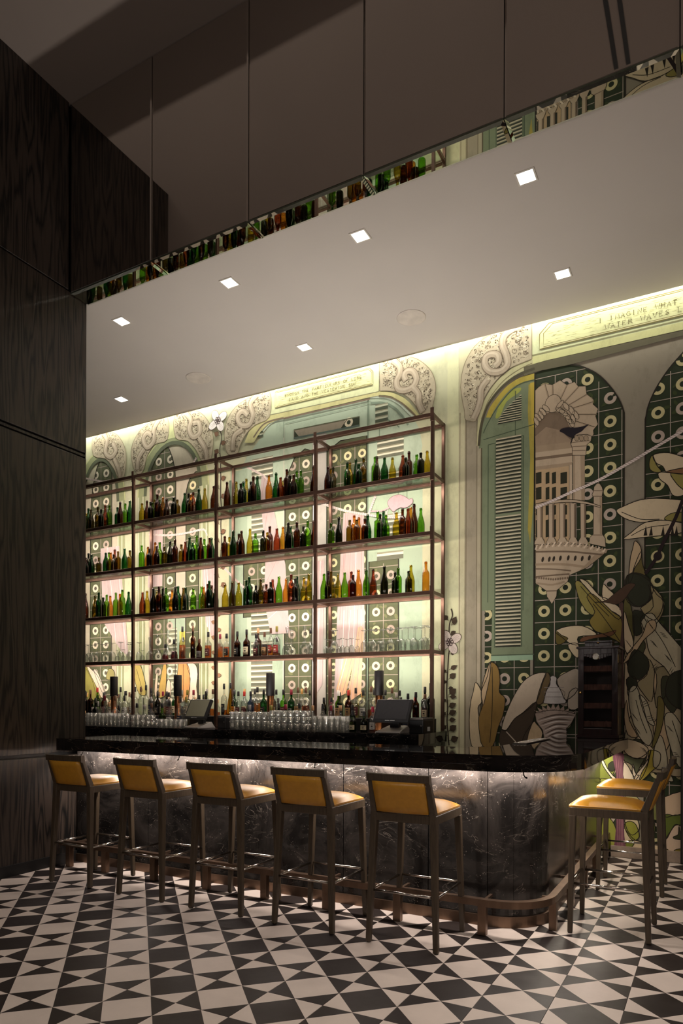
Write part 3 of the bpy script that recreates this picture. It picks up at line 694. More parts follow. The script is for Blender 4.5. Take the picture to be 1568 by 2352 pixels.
# cartouches with writing --------------------------------------------------
GL = {'A': [[(0, 0), (.5, 1), (1, 0)], [(.2, .38), (.8, .38)]], 'B': [[(0, 0), (0, 1), (.6, 1), (.8, .78), (.6, .54), (0, .54)], [(.6, .54), (.9, .28), (.65, 0), (0, 0)]],
 'C': [[(.95, .82), (.6, 1), (.25, .9), (0, .5), (.25, .1), (.6, 0), (.95, .18)]], 'D': [[(0, 0), (0, 1), (.5, 1), (.95, .6), (.95, .4), (.5, 0), (0, 0)]], 'E': [[(.8, 1), (0, 1), (0, 0), (.85, 0)], [(0, .53), (.6, .53)]],
 'F': [[(.8, 1), (0, 1), (0, 0)], [(0, .53), (.6, .53)]], 'G': [[(.95, .82), (.6, 1), (.25, .9), (0, .5), (.25, .1), (.6, 0), (.95, .12), (.95, .45), (.6, .45)]], 'H': [[(0, 0), (0, 1)], [(.9, 0), (.9, 1)], [(0, .53), (.9, .53)]],
 'I': [[(.4, 0), (.4, 1)]], 'L': [[(0, 1), (0, 0), (.8, 0)]], 'M': [[(0, 0), (.08, 1), (.52, .1), (.96, 1), (1.05, 0)]], 'N': [[(0, 0), (0, 1), (.9, 0), (.9, 1)]], 'O': [[(.5, 1), (.12, .82), (0, .5), (.12, .18), (.5, 0), (.88, .18), (1, .5), (.88, .82), (.5, 1)]],
 'P': [[(0, 0), (0, 1), (.6, 1), (.85, .76), (.6, .5), (0, .5)]], 'R': [[(0, 0), (0, 1), (.6, 1), (.82, .77), (.6, .52), (0, .52)], [(.5, .52), (.95, 0)]], 'S': [[(.8, .85), (.45, 1), (.08, .85), (.12, .6), (.75, .38), (.85, .15), (.45, 0), (.02, .15)]],
 'T': [[(0, 1), (.9, 1)], [(.45, 1), (.45, 0)]], 'U': [[(0, 1), (0, .25), (.25, 0), (.65, 0), (.9, .25), (.9, 1)]], 'V': [[(0, 1), (.48, 0), (.95, 1)]], 'W': [[(0, 1), (.28, 0), (.55, .9), (.82, 0), (1.1, 1)]], 'Y': [[(0, 1), (.45, .5), (.9, 1)], [(.45, .5), (.45, 0)]]}
SERIF = {'A': [(0, 0), (1, 0)], 'F': [(0, 0)], 'H': [(0, 0), (0, 1), (.9, 0), (.9, 1)], 'I': [(.4, 0), (.4, 1)], 'L': [(0, 1)], 'M': [(0, 0), (1.05, 0)], 'N': [(0, 0), (.9, 1)], 'P': [(0, 0)], 'R': [(0, 0), (.95, 0)], 'T': [(.45, 0)], 'U': [(0, 1), (.9, 1)], 'V': [(0, 1), (.95, 1)], 'W': [(0, 1), (1.1, 1)], 'Y': [(.45, 0)]}
def write(p, txt, x, z, adv, h, c, L=3, w_=.0045):
    for ch in txt:
        if ch in GL:
            for st in GL[ch]: p.stroke([(x+a*adv*.66, z+b*h) for a, b in st], w_, c, L)
            for a, b in SERIF.get(ch, []): p.stroke([(x+a*adv*.66-adv*.11, z+b*h), (x+a*adv*.66+adv*.11, z+b*h)], w_*.7, c, L)
        x += adv
def cartouche(poly, lines, fill, name):
    p = Paint(10); p.poly(poly, fill, 0)
    cx = sum(a for a, _ in poly)/len(poly); cz = sum(b for _, b in poly)/len(poly)
    ln = (120, 112, 60)
    p.stroke(poly+[poly[0]], .008, ln, 1)
    for k, cc in ((.93, (226, 224, 182)), (.88, ln)):
        q = [(cx+(a-cx)*(1-(1-k)*.25), cz+(b-cz)*k) for a, b in poly]; p.stroke(q+[q[0]], .006, cc, 1)
    rnd = random.Random(3)
    xs = [a for a, _ in poly]; zs = [b for _, b in poly]
    for k in range(260):
        x, z = rnd.uniform(min(xs)+.05, max(xs)-.05), rnd.uniform(min(zs)+.02, max(zs)-.03)
        if inside((x+.03, z), poly) and inside((x-.03, z), poly): p.stroke([(x-.02, z), (x+.02, z)], .0025, rnd.choice([(196, 194, 142), (226, 226, 184)]), 1.5)
    for t, x, z, adv, h_ in lines: write(p, t, x, z, adv, h_, (92, 84, 48), 3); 
    p.build(name, mural)
cartouche([(-1.519, 4.80), (-1.519, 4.945), (-1.43, 5.03), (.9, 5.03), (.98, 4.945), (.98, 4.80)], [('I IMAGINE WHAT', -.98, 4.912, .0478, .040), ('WATER WAVES LIE', -.925, 4.838, .0505, .042)], (212, 216, 166), 'painted_cartouche')
cartouche([(-4.57, 4.849), (-4.57, 5.035), (-3.34, 5.035), (-3.298, 4.99), (-3.298, 4.847)], [('ENOUGH THE PARTICULARS OF LOSS', -4.43, 4.945, .0335, .030), ('SAND AND THE WESTERING SUN', -4.375, 4.888, .0340, .030)], (220, 222, 170), 'painted_cartouche')

# balcony ------------------------------------------------------------------
b = Paint(5); ST = (190, 171, 147); SD = (122, 104, 86); SM = (166, 146, 122)
shell = R1([(629, 272), (655, 245), (690, 224), (740, 232), (790, 203), (832, 232), (882, 213), (905, 242), (952, 240), (958, 290), (998, 322), (998, 355), (1031, 385), (1015, 430), (1030, 482), (1000, 520), (1003, 545), (985, 572), (860, 560), (858, 520), (820, 450), (780, 410), (740, 402), (700, 420), (660, 470), (638, 515), (630, 505)])
b.poly(shell, ST, 0, LINE, .005)
c0 = R1([(742, 420)])[0]
for q in R1([(690, 226), (740, 234), (832, 234), (905, 244), (958, 292), (998, 340), (1022, 420), (1005, 500)]):
    b.stroke([(c0[0]+(q[0]-c0[0])*.35, c0[1]+(q[1]-c0[1])*.35), q], .009, SM, 1); b.stroke([(c0[0]+(q[0]-c0[0])*.4+.01, c0[1]+(q[1]-c0[1])*.4), (q[0]+.006, q[1])], .003, LINE, 1.5)
b.poly(R1([(634, 620), (632, 510), (660, 460), (700, 420), (740, 402), (785, 410), (825, 450), (862, 520), (868, 592)]), (128, 110, 92), .5)
b.poly(R1([(634, 625), (632, 560), (700, 500), (790, 520), (868, 592), (868, 596)]), (158, 138, 116), .8)
b.ell(*R1([(745, 352)])[0], .075, .085, ST, 3, line=LINE, lw=.004)
for (cx, cy, a) in [(700, 382, 2.3), (680, 405, 2.2), (668, 425, 2.0), (650, 440, 2.2), (640, 465, 1.9), (788, 360, .8), (790, 395, -.6), (812, 410, -.7), (832, 432, -.8), (845, 455, -1.0), (862, 475, -1.2), (828, 370, -1.0), (862, 395, -1.1), (890, 425, -1.1), (872, 450, -1.4)]:
    b.ell(*R1([(cx, cy)])[0], .048, .02, ST, 4, a+pi*0, 12, LINE, .004)
# entablature, window
for y0, y1, c in ((600, 640, SM), (640, 672, ST), (672, 690, SD), (690, 730, ST), (730, 752, SM)):
    b.poly(R1([(634, y0+22), (868, y0-8), (868, y1-8), (634, y1+22)]), c, 1)
b.poly(R1([(634, 770), (868, 738), (868, 960), (634, 1000)]), (186, 160, 126), .8)
for (x0, x1) in ((636, 672), (698, 722), (738, 764), (792, 834)):
    for (y0, y1) in ((790, 862), (885, 962), (1000, 1060), (1090, 1200)):
        b.poly(R1([(x0, y0), (x1, y0-6), (x1, y1-6), (x0, y1)]), (46, 46, 32), 1.2)
b.poly(R1([(634, 975), (868, 960), (868, 1250), (634, 1260)]), (186, 160, 126), .7)
b.poly(R1([(848, 740), (868, 738), (868, 1240), (848, 1240)]), ST, 1.4, LINE, .003)
# column and capital
b.poly(R1([(872, 672), (946, 672), (946, 966), (872, 966)]), ST, 2); b.poly(R1([(918, 672), (946, 672), (946, 966), (925, 966)]), SM, 2.4); b.poly(R1([(872, 672), (884, 672), (884, 966), (872, 966)]), SM, 2.4)
b.poly(R1([(858, 610), (870, 575), (900, 552), (960, 548), (990, 560), (985, 590), (960, 612), (952, 680), (868, 680), (866, 630)]), ST, 3, LINE, .005)
for q in ((865, 600, 975, 585), (868, 625, 955, 620), (868, 650, 952, 648)): b.stroke(R1([(q[0], q[1]), (q[2], q[3])]), .006, SD, 4)
for x in (895, 925, 955): b.ell(*R1([(x, 572)])[0], .02, .028, SM, 4, .3, 10, LINE, .003)
# bird on the capital
b.poly(sm(R1([(787, 528), (800, 512), (840, 503), (885, 505), (930, 498), (972, 484), (945, 510), (925, 530), (890, 548), (870, 570), (840, 560), (815, 542)]), 3), (34, 28, 36), 6); b.stroke(R1([(868, 560), (862, 590), (855, 605)]), .007, (40, 34, 36), 6)
# railing
for x in (660, 735, 805, 872, 936):
    b.poly(R1([(x-18, 985), (x+18, 982), (x+16, 1200), (x+30, 1225), (x+32, 1245), (x-32, 1245), (x-30, 1225), (x-16, 1200)]), ST, 5, LINE, .004); b.poly(R1([(x+6, 990), (x+17, 990), (x+15, 1200), (x+6, 1200)]), SD, 5.6)
b.poly(R1([(1002, 905), (1005, 880), (1022, 858), (1040, 858), (1055, 880), (1062, 905), (1055, 940), (1058, 1180), (1075, 1205), (1078, 1262), (975, 1240), (978, 1200), (1000, 1180), (1002, 945), (992, 930)]), ST, 5.2, LINE, .005)
b.poly(R1([(1040, 945), (1056, 945), (1056, 1180), (1042, 1180)]), SM, 5.8)
for y in (905, 940, 1185): b.stroke(R1([(995, y), (1062, y)]), .007, SD, 6)
b.poly(sm(R1([(634, 990), (740, 968), (860, 962), (960, 975), (1046, 1002)]), 4, False)+sm(R1([(1046, 1012), (960, 990), (860, 978), (740, 985), (634, 1008)]), 4, False), ST, 6.2, LINE, .005)
top = sm(R1([(634, 1258), (740, 1240), (860, 1238), (980, 1255), (1088, 1282)]), 6, False)
b.poly(top+R1([(1085, 1290), (1040, 1330), (960, 1392), (850, 1440), (838, 1480), (770, 1535), (768, 1572), (738, 1622), (706, 1575), (704, 1540), (634, 1490)]), ST, 5.4, LINE, .005)
for i in range(0, len(top)-1):
    a, c = top[i], top[i+1]; b.stroke([(a[0], a[1]-.03), (c[0], c[1]+.012)], .014, SM if i % 2 else (222, 204, 180), 6)
for pts, w_, c in (([(634, 1292), (840, 1290), (1060, 1310)], .016, SD), ([(634, 1372), (800, 1370), (955, 1388)], .022, SM), ([(634, 1400), (760, 1402), (860, 1412)], .012, SD), ([(634, 1450), (740, 1440), (850, 1432)], .014, SD), ([(640, 1490), (740, 1500), (820, 1480)], .018, SM), ([(704, 1540), (770, 1538)], .010, SD)):
    b.stroke(sm(R1(pts), 4, False), w_, c, 6)
b.poly(R1([(1083, 1290), (1040, 1330), (960, 1392), (900, 1420), (955, 1370), (1010, 1310)]), SM, 5.8)
for x, y in ((680, 1340), (722, 1338), (750, 1336), (792, 1332), (842, 1330), (886, 1332), (930, 1334), (975, 1330)): b.ell(*R1([(x, y)])[0], .012, .026, (52, 44, 34), 7, -.2, 10)
for k in range(14): b.ell(*R1([(642+15*k, 1466-abs(k-7)*1.5)])[0], .009, .012, SD, 7, 0, 8)
b.build('painted_balcony', mural)
# urn at the bar end
b = Paint(14); UW = (206, 200, 196)
b.poly(sm(R2([(735, 700), (750, 697), (768, 712), (765, 745), (785, 775), (820, 800), (815, 830), (820, 870), (690, 870), (695, 830), (678, 800), (710, 780), (728, 750), (725, 715)]), 3), UW, 0, (96, 88, 84), .004)
for k, (x, y) in enumerate([(625, 912), (645, 895), (675, 885), (710, 878), (745, 872), (780, 876), (815, 884), (850, 898), (892, 918)]):
    q = R2([(x, y)])[0]; c_ = R2([(758, 960)])[0]; b.poly([q, (c_[0]+(q[0]-c_[0])*.7+.03, c_[1]+(q[1]-c_[1])*.55), (c_[0]+(q[0]-c_[0])*.7-.03, c_[1]+(q[1]-c_[1])*.55)], (176, 156, 142), .6, (60, 50, 42), .003)
b.poly(R2([(632, 935), (690, 918), (760, 914), (830, 920), (892, 940), (860, 1000), (830, 1030), (832, 1090), (690, 1090), (680, 1040), (640, 985)]), (176, 158, 146), .8, (60, 50, 42), .005)
for y, x0, x1 in ((955, 650, 880), (985, 665, 862), (1015, 690, 840), (1045, 695, 835), (1070, 700, 835)): b.stroke(sm(R2([(x0, y+20), ((x0+x1)/2, y-12), (x1, y-8)]), 5, False), .014, (92, 78, 70), 2, True); b.stroke(sm(R2([(x0, y+32), ((x0+x1)/2, y+2), (x1, y+4)]), 5, False), .012, (222, 212, 204), 2, True)
for y in (770, 800, 830): b.stroke(R2([(690, y), (815, y)]), .005, (150, 142, 138), 1)
b.build('painted_urn', mural)
# ropes --------------------------------------------------------------------
def rope(pts, w_=.026, c=(226, 212, 206), d=(150, 130, 124)):
    r = Paint(13); r.stroke(pts, w_, c, 0)
    for a, q in zip(pts[:-1], pts[1:]):
        l = math.hypot(q[0]-a[0], q[1]-a[1]); n = max(1, int(l/.022)); dx, dz = (q[0]-a[0])/l, (q[1]-a[1])/l
        for k in range(n):
            x, z = a[0]+dx*l*(k+.5)/n, a[1]+dz*l*(k+.5)/n
            r.stroke([(x-dx*.009-dz*w_*.5, z-dz*.009+dx*w_*.5), (x+dx*.009+dz*w_*.5, z+dz*.009-dx*w_*.5)], .004, d, .8)
    r.build('painted_rope', mural)
rope(sm(R1([(634, 1012), (760, 960), (880, 905), (1020, 845), (1200, 745), (1400, 625), (1568, 525)]), 3, False)+[(-.1, 3.99), (.9, 4.6)])
rope(sm(Z1([(440, 615), (560, 622), (680, 606), (780, 585), (800, 625)]), 3, False)); rope(Z1([(1045, 195), (1150, 250), (1200, 300)])); rope(sm(Z2([(110, 800), (280, 855), (440, 885), (600, 905), (720, 900)]), 3, False)); rope(Z2([(510, 750), (462, 880)]))
rope(Z1([(30, 265), (150, 288), (180, 285)])); rope(Z1([(900, 815), (965, 885), (1030, 945)])); rope(Z0([(735, 735), (715, 770), (690, 800)]))
# curtains of pink cloth behind the shelves --------------------------------
def curtain(poly, n, seed, c=PINK, base=8, name='painted_curtain'):
    p = Paint(base); p.poly(poly, c, 0); h = len(poly)//2; tp = poly[:h]; bt = poly[h:][::-1]
    rnd = random.Random(seed)
    def at(ch, t):
        t *= len(ch)-1; i = min(int(t), len(ch)-2); f = t-i; return (ch[i][0]*(1-f)+ch[i+1][0]*f, ch[i][1]*(1-f)+ch[i+1][1]*f)
    for k in range(1, n):
        a, q = at(tp, k/n), at(bt, k/n); mid = ((a[0]+q[0])/2+rnd.uniform(-.01, .01), (a[1]+q[1])/2)
        p.stroke([a, mid, q], rnd.uniform(.004, .008), rnd.choice([(186, 152, 148), (196, 168, 166), (244, 236, 234)]), .8)
    p.build(name, mural)
curtain([(-4.76, 4.08), (-4.66, 4.02), (-4.57, 3.6), (-4.42, 3.0), (-4.36, 2.2), (-4.62, 2.2), (-4.72, 2.6), (-4.70, 3.1), (-4.74, 3.5), (-4.78, 3.9)], 9, 1)
curtain([(-3.655, 3.50), (-3.53, 3.49), (-3.40, 3.475), (-3.39, 1.9), (-3.60, 1.95), (-3.73, 2.42)], 9, 2)
curtain([(-3.73, 2.42), (-3.56, 2.42), (-3.39, 2.42), (-3.385, 1.95), (-3.60, 1.9), (-3.78, 1.2)], 8, 3)
curtain([(-6.52, 3.9), (-6.4, 3.9), (-6.30, 3.9), (-6.31, 2.9), (-6.45, 2.9), (-6.56, 2.9)], 6, 4); curtain([(-5.66, 3.15), (-5.55, 3.15), (-5.40, 3.15), (-5.42, 2.1), (-5.5, 2.2), (-5.60, 2.4)], 6, 5)
curtain([(-7.43, 3.5), (-7.25, 3.5), (-7.08, 3.5), (-6.90, 2.0), (-7.05, 2.1), (-7.38, 2.5)], 8, 6); curtain([(-4.03, 3.0), (-3.96, 3.0), (-3.90, 3.0), (-3.92, 1.6), (-4.0, 1.5), (-4.05, 1.3)], 5, 7)
curtain([(-4.24, 2.55), (-4.15, 2.55), (-4.06, 2.55), (-4.07, 1.75), (-4.2, 2.0), (-4.26, 2.1)], 5, 8) if 0 else None
curtain([(-3.47, 2.22), (-3.43, 2.24), (-3.40, 2.2), (-3.43, 1.5), (-3.56, 1.42), (-3.58, 1.55)], 4, 9, (232, 186, 152), 9, 'painted_garment'); curtain([(-3.62, 1.95), (-3.56, 1.95), (-3.5, 1.95), (-3.62, 1.5), (-3.72, 1.46), (-3.74, 1.55)], 4, 10, (234, 190, 150), 9, 'painted_garment')
# fish of lilac cloth
p = Paint(14); p.poly(sm(Z2([(597, 800), (625, 760), (680, 742), (730, 760), (750, 775), (775, 770), (778, 800), (750, 825), (720, 838), (690, 835), (660, 850), (640, 865), (615, 840)]), 3), (196, 166, 172), 0, (128, 100, 104), .004); p.stroke(Z2([(620, 830), (560, 860), (480, 862)]), .016, (196, 166, 172), 0)
p.stroke(sm(Z2([(600, 850), (590, 880), (610, 905), (640, 890), (636, 868)]), 4, False), .012, (214, 190, 192), 0); p.build('painted_fish', mural)

# vines --------------------------------------------------------------------
def vine(stem, leaves, flower, fsc, leafc=(70, 58, 44), base=12, fr=None):
    p = Paint(base); st = sm(fr(stem), 4, False); p.stroke(st, .012, (56, 44, 34), 0)
    for (x, y, dx, dy, s_) in leaves:
        a = fr([(x, y)])[0]; q = fr([(x+dx, y+dy)])[0]; d = (q[0]-a[0], q[1]-a[1]); n = (-d[1]*s_*.8, d[0]*s_*.8)
        p.stroke([a, (a[0]+d[0]*.3, a[1]+d[1]*.3)], .005, (56, 44, 34), .2)
        p.poly([(a[0]+d[0]*.2, a[1]+d[1]*.2), (a[0]+d[0]*.45+n[0], a[1]+d[1]*.45+n[1]), (a[0]+d[0]*.7+n[0]*.8, a[1]+d[1]*.7+n[1]*.8), q, (a[0]+d[0]*.7-n[0]*.8, a[1]+d[1]*.7-n[1]*.8), (a[0]+d[0]*.45-n[0], a[1]+d[1]*.45-n[1])], leafc, .6, (40, 32, 24), .003)
    for (x, y, r_) in flower:
        c_ = fr([(x, y)])[0]
        for k in range(4):
            a = .5+k*pi/2; cx, cz = c_[0]+r_*.95*cos(a), c_[1]+r_*.95*sin(a)
            p.ell(cx, cz, r_*.85, r_*.6, fsc, 1+k*.1, a, 16, (90, 70, 66), .004)
            for dd in (-.3, 0, .3): p.stroke([c_, (c_[0]+r_*1.5*cos(a+dd*.6), c_[1]+r_*1.5*sin(a+dd*.6))], .002, (150, 128, 124), 1.6)
        for k in range(6): p.ring(c_[0]+r_*.33*cos(k*pi/3), c_[1]+r_*.33*sin(k*pi/3), r_*.16, r_*.26, (70, 52, 52), 2, 8)
    p.build('painted_vine', mural)
vine([(1490, 60), (1500, 110), (1480, 170), (1475, 250), (1480, 330), (1470, 430), (1465, 520), (1460, 600), (1458, 700), (1465, 800), (1460, 900), (1468, 1000), (1475, 1085)],
     [(1490, 180, 40, -60, .35), (1492, 185, 45, -35, .3), (1478, 260, 48, -30, .4), (1474, 520, 62, -35, .3), (1470, 590, 55, -45, .4), (1465, 660, 40, -10, .35), (1468, 710, 58, -50, .45), (1470, 720, 60, 0, .3), (1462, 800, 66, -30, .35), (1462, 855, 68, -30, .35), (1465, 895, 60, -5, .35), (1468, 980, 62, -45, .4), (1475, 1050, 70, -25, .4), (1480, 400, 40, -5, .3),
      (1470, 150, -35, -40, .4), (1470, 330, -35, 20, .4), (1460, 540, -30, -20, .4), (1462, 620, -30, -20, .4), (1455, 760, -25, -25, .4), (1456, 830, -35, 30, .4), (1460, 930, -35, 30, .45), (1466, 1010, -45, -10, .5)],
     [(1480, 310, .075)], (214, 200, 190), fr=Z4)
vine([(868, 550), (892, 600), (880, 680), (884, 740), (886, 850), (884, 960), (890, 1060), (886, 1160), (890, 1260), (884, 1380)], [(880, 600+55*k, (38 if k % 2 else -34), -22, .42) for k in range(18)], [(868, 505, .085)], (240, 234, 232), (120, 88, 66), fr=Z0)
vine([(1130, 20), (1140, 120), (1128, 300), (1132, 500), (1128, 700)], [(1130, 60+62*k, (42 if k % 2 else -40), -14, .4) for k in range(11)], [], (240, 234, 232), (150, 112, 84), fr=Z3)

# banana leaves ------------------------------------------------------------
lf = Paint(11)
LB = (214, 196, 164); LO = (150, 140, 78); LD = (50, 52, 38); LG = (188, 180, 154); LT = (196, 172, 138)
def leaf(fr, pts, c, L=0, rib=None, lw=.007, smooth=3, shade=None):
    q = sm(fr(pts), smooth) if smooth > 1 else fr(pts); lf.poly(q, c, L, INK, lw)
    if rib: lf.stroke(sm(fr(rib), 4, False), .006, INK, L+.8)
    if shade: lf.poly(sm(fr(shade[0]), 3), shade[1], L+.3)
leaf(R1, [(1378, 690), (1400, 670), (1480, 665), (1568, 690), (1600, 700), (1600, 790), (1560, 770), (1470, 790), (1440, 750), (1400, 730)], LB, 0)
leaf(R1, [(1375, 680), (1355, 720), (1360, 770), (1400, 790), (1430, 780), (1400, 740)], LO, .2)
leaf(R1, [(1415, 790), (1420, 830), (1470, 870), (1500, 930), (1550, 940), (1600, 900), (1600, 780), (1560, 800), (1480, 790)], LB, 0)
leaf(R1, [(1490, 790), (1568, 760), (1600, 740), (1600, 900), (1560, 890), (1520, 850)], LO, .4); leaf(R1, [(1460, 785), (1568, 760), (1600, 765), (1600, 800), (1540, 795)], (134, 98, 68), 1)
leaf(R1, [(1146, 1032), (1200, 1000), (1290, 965), (1400, 953), (1568, 965), (1620, 980), (1600, 1060), (1500, 1090), (1420, 1092), (1300, 1105), (1200, 1080)], LB, 1, [(1180, 1040), (1300, 1085), (1420, 1085)])
leaf(R1, [(1195, 1212), (1240, 1170), (1320, 1110), (1430, 1090), (1568, 1110), (1600, 1120), (1600, 1160), (1500, 1180), (1420, 1190), (1320, 1200)], LB, 1.2, [(1240, 1190), (1340, 1140), (1480, 1120)]); leaf(R1, [(1450, 1085), (1490, 1050), (1568, 1040), (1600, 1060), (1600, 1100), (1520, 1100)], LO, 1.6)
for x in (1330, 1440, 1500, 1525, 1365): lf.poly(R1([(x-12, 1190), (x+4, 1125), (x+12, 1188)]), INK, 2.5)
leaf(R1, [(1265, 1222), (1300, 1260), (1302, 1330), (1260, 1400), (1250, 1450), (1225, 1490), (1232, 1350), (1250, 1270)], LT, 2); leaf(R1, [(1302, 1290), (1310, 1360), (1330, 1440), (1290, 1460), (1250, 1440), (1262, 1380)], (110, 98, 56), 1.8)
leaf(R1, [(885, 1490), (905, 1475), (940, 1500), (1000, 1570), (1060, 1640), (1170, 1700), (1180, 1800), (1080, 1700), (985, 1690), (925, 1620), (900, 1560)], LO, 1, [(920, 1510), (1000, 1600), (1100, 1700)])
leaf(R1, [(915, 1470), (960, 1480), (1040, 1570), (1090, 1590), (1180, 1660), (1160, 1720), (1080, 1650), (1000, 1570)], LB, 1.4); leaf(R1, [(1062, 1498), (1100, 1530), (1130, 1560), (1120, 1600), (1060, 1590)], LB, 1.2)
leaf(R1, [(1215, 1440), (1300, 1440), (1380, 1510), (1350, 1600), (1280, 1640), (1220, 1610), (1200, 1540)], LD, 2); leaf(R1, [(1360, 1500), (1400, 1560), (1440, 1600), (1440, 1680), (1380, 1760), (1320, 1700), (1380, 1640)], (146, 132, 96), 1.9)
lf.stroke(sm(R1([(1568, 960), (1520, 1080), (1440, 1240), (1400, 1330), (1330, 1430)]), 4, False), .03, (44, 32, 34), 3); lf.ell(*R1([(1408, 1320)])[0], .035, .04, (40, 30, 32), 3.2)
# brown bird
lf.poly(sm(R1([(1005, 1612), (1080, 1600), (1130, 1560), (1180, 1520), (1225, 1492), (1268, 1498), (1235, 1540), (1200, 1590), (1150, 1625), (1080, 1612)]), 3), (80, 60, 46), 4, INK, .004); lf.stroke(R1([(1165, 1620), (1170, 1660)]), .008, (90, 66, 60), 4)
# lower right thicket (R2)
leaf(R2, [(1196, 560), (1260, 300), (1380, 330), (1480, 420), (1568, 560), (1640, 640), (1640, 1290), (1300, 1290), (1180, 1290), (1200, 1080), (1190, 800)], (176, 162, 132), -1.5)
for q_, c_, l_ in [([(1380, 330), (1450, 430), (1500, 440), (1520, 520), (1568, 560), (1568, 640), (1480, 560), (1420, 470)], LG, -.9), ([(1385, 660), (1470, 640), (1568, 700), (1500, 760), (1440, 850), (1400, 900), (1385, 780)], (142, 132, 102), -.9),
    ([(1200, 620), (1230, 700), (1215, 800), (1250, 900), (1215, 1000), (1196, 1050)], LB, -.8), ([(1330, 600), (1400, 690), (1385, 830), (1340, 760), (1290, 730)], LT, -.8), ([(1440, 700), (1520, 720), (1560, 800), (1510, 930), (1450, 870), (1430, 790)], (60, 62, 44), -.7),
    ([(1290, 1080), (1370, 1150), (1400, 1200), (1330, 1270), (1230, 1250), (1240, 1150)], LB, -.8), ([(1380, 1000), (1450, 960), (1490, 1090), (1450, 1180), (1400, 1130)], LT, -.7), ([(1490, 1120), (1540, 1060), (1568, 1150), (1568, 1270), (1500, 1270)], (70, 72, 48), -.6),
    ([(1385, 400), (1440, 470), (1500, 600), (1470, 640), (1400, 560), (1360, 480)], LB, -.5), ([(1200, 380), (1225, 300), (1260, 420), (1240, 560), (1205, 600)], LB, -.6), ([(1215, 600), (1300, 470), (1330, 520), (1260, 640)], (72, 74, 50), -.5), ([(1300, 1100), (1340, 1200), (1300, 1270), (1220, 1220), (1230, 1120)], (58, 60, 42), -.6)]:
    leaf(R2, q_, c_, l_)
for (x, y, dx, dy) in [(1300, 870, 40, -20), (1330, 960, 45, -15), (1400, 620, -30, 30), (1450, 560, 30, 28), (1500, 640, -20, 34), (1240, 930, 26, 30), (1360, 470, 30, 24), (1460, 1010, 30, 20), (1500, 1180, 34, 8), (1260, 1010, 20, 34), (1345, 350, 20, 34), (1420, 420, 34, 14), (1205, 470, 22, 30), (1535, 740, 24, 26), (1300, 1150, 34, 20)]:
    for k in range(3): lf.stroke(R2([(x+k*9, y+k*12), (x+dx*.6+k*9, y+dy*.5+k*12), (x+dx+k*9, y+dy+k*12)]), .0055, INK, 4.2, True)
leaf(R2, [(760, 415), (830, 385), (930, 380), (1010, 420), (1010, 440), (905, 450), (905, 500), (850, 490), (800, 450)], LB, 1); leaf(R2, [(762, 415), (765, 490), (800, 495), (840, 460), (800, 440)], (104, 92, 44), 1.3); leaf(R2, [(840, 500), (905, 495), (905, 580), (870, 560)], LB, 1.1)
leaf(R2, [(975, 350), (1010, 290), (960, 200), (1000, 180), (1120, 290), (1180, 340), (1180, 480), (1140, 470), (1060, 430), (1010, 410)], (138, 122, 60), 1.5, [(1000, 240), (1090, 360), (1170, 480)])
leaf(R2, [(1220, 60), (1300, 50), (1360, 100), (1350, 220), (1290, 260), (1220, 200)], LD, 2.2); leaf(R2, [(1350, 120), (1395, 150), (1440, 210), (1430, 290), (1380, 345), (1300, 270), (1370, 210)], (158, 144, 106), 2)
leaf(R2, [(1200, 200), (1240, 260), (1260, 420), (1230, 600), (1200, 500), (1190, 350)], (96, 92, 50), 2.1); leaf(R2, [(1195, 290), (1225, 380), (1255, 480), (1240, 540), (1200, 530)], LB, 2.6)
leaf(R2, [(1300, 330), (1370, 300), (1420, 360), (1568, 530), (1620, 600), (1560, 660), (1510, 720), (1450, 640), (1360, 560), (1330, 430)], LG, 2.0, [(1340, 340), (1440, 480), (1520, 640)]); leaf(R2, [(1390, 345), (1395, 400), (1320, 470), (1260, 560), (1190, 620), (1230, 540), (1310, 440), (1340, 360)], LT, 3)
leaf(R2, [(1260, 280), (1330, 310), (1300, 360), (1310, 420), (1260, 440), (1250, 340)], LD, 2.4); leaf(R2, [(1220, 620), (1260, 530), (1340, 580), (1350, 660), (1290, 720), (1230, 690)], LD, 3)
leaf(R2, [(1350, 590), (1385, 650), (1385, 720), (1370, 860), (1310, 800), (1280, 740), (1340, 690)], (158, 146, 112), 2.2); leaf(R2, [(1225, 800), (1270, 760), (1310, 870), (1340, 980), (1375, 1080), (1350, 1140), (1290, 1080), (1240, 950)], LG, 3.2, [(1270, 850), (1300, 960), (1340, 1060)])
leaf(R2, [(1290, 820), (1340, 860), (1370, 960), (1390, 1010), (1340, 980)], LG, 3.4); leaf(R2, [(1480, 700), (1560, 660), (1620, 680), (1620, 900), (1530, 900), (1460, 820)], LD, 2.6); leaf(R2, [(1410, 830), (1450, 870), (1440, 1000), (1400, 1120), (1370, 1150), (1400, 1000)], (118, 108, 58), 3)
leaf(R2, [(1450, 960), (1500, 930), (1560, 1010), (1620, 1100), (1620, 1270), (1540, 1270), (1480, 1120)], LG, 3.3, [(1500, 980), (1540, 1100), (1580, 1240)]); leaf(R2, [(1210, 850), (1230, 980), (1280, 1080), (1220, 1070), (1196, 960)], LT, 2.8)
leaf(R2, [(1400, 1100), (1440, 1090), (1470, 1270), (1380, 1270)], LG, 2.4); leaf(R2, [(1200, 1100), (1300, 1120), (1350, 1170), (1280, 1220), (1200, 1180)], LB, 2.6)
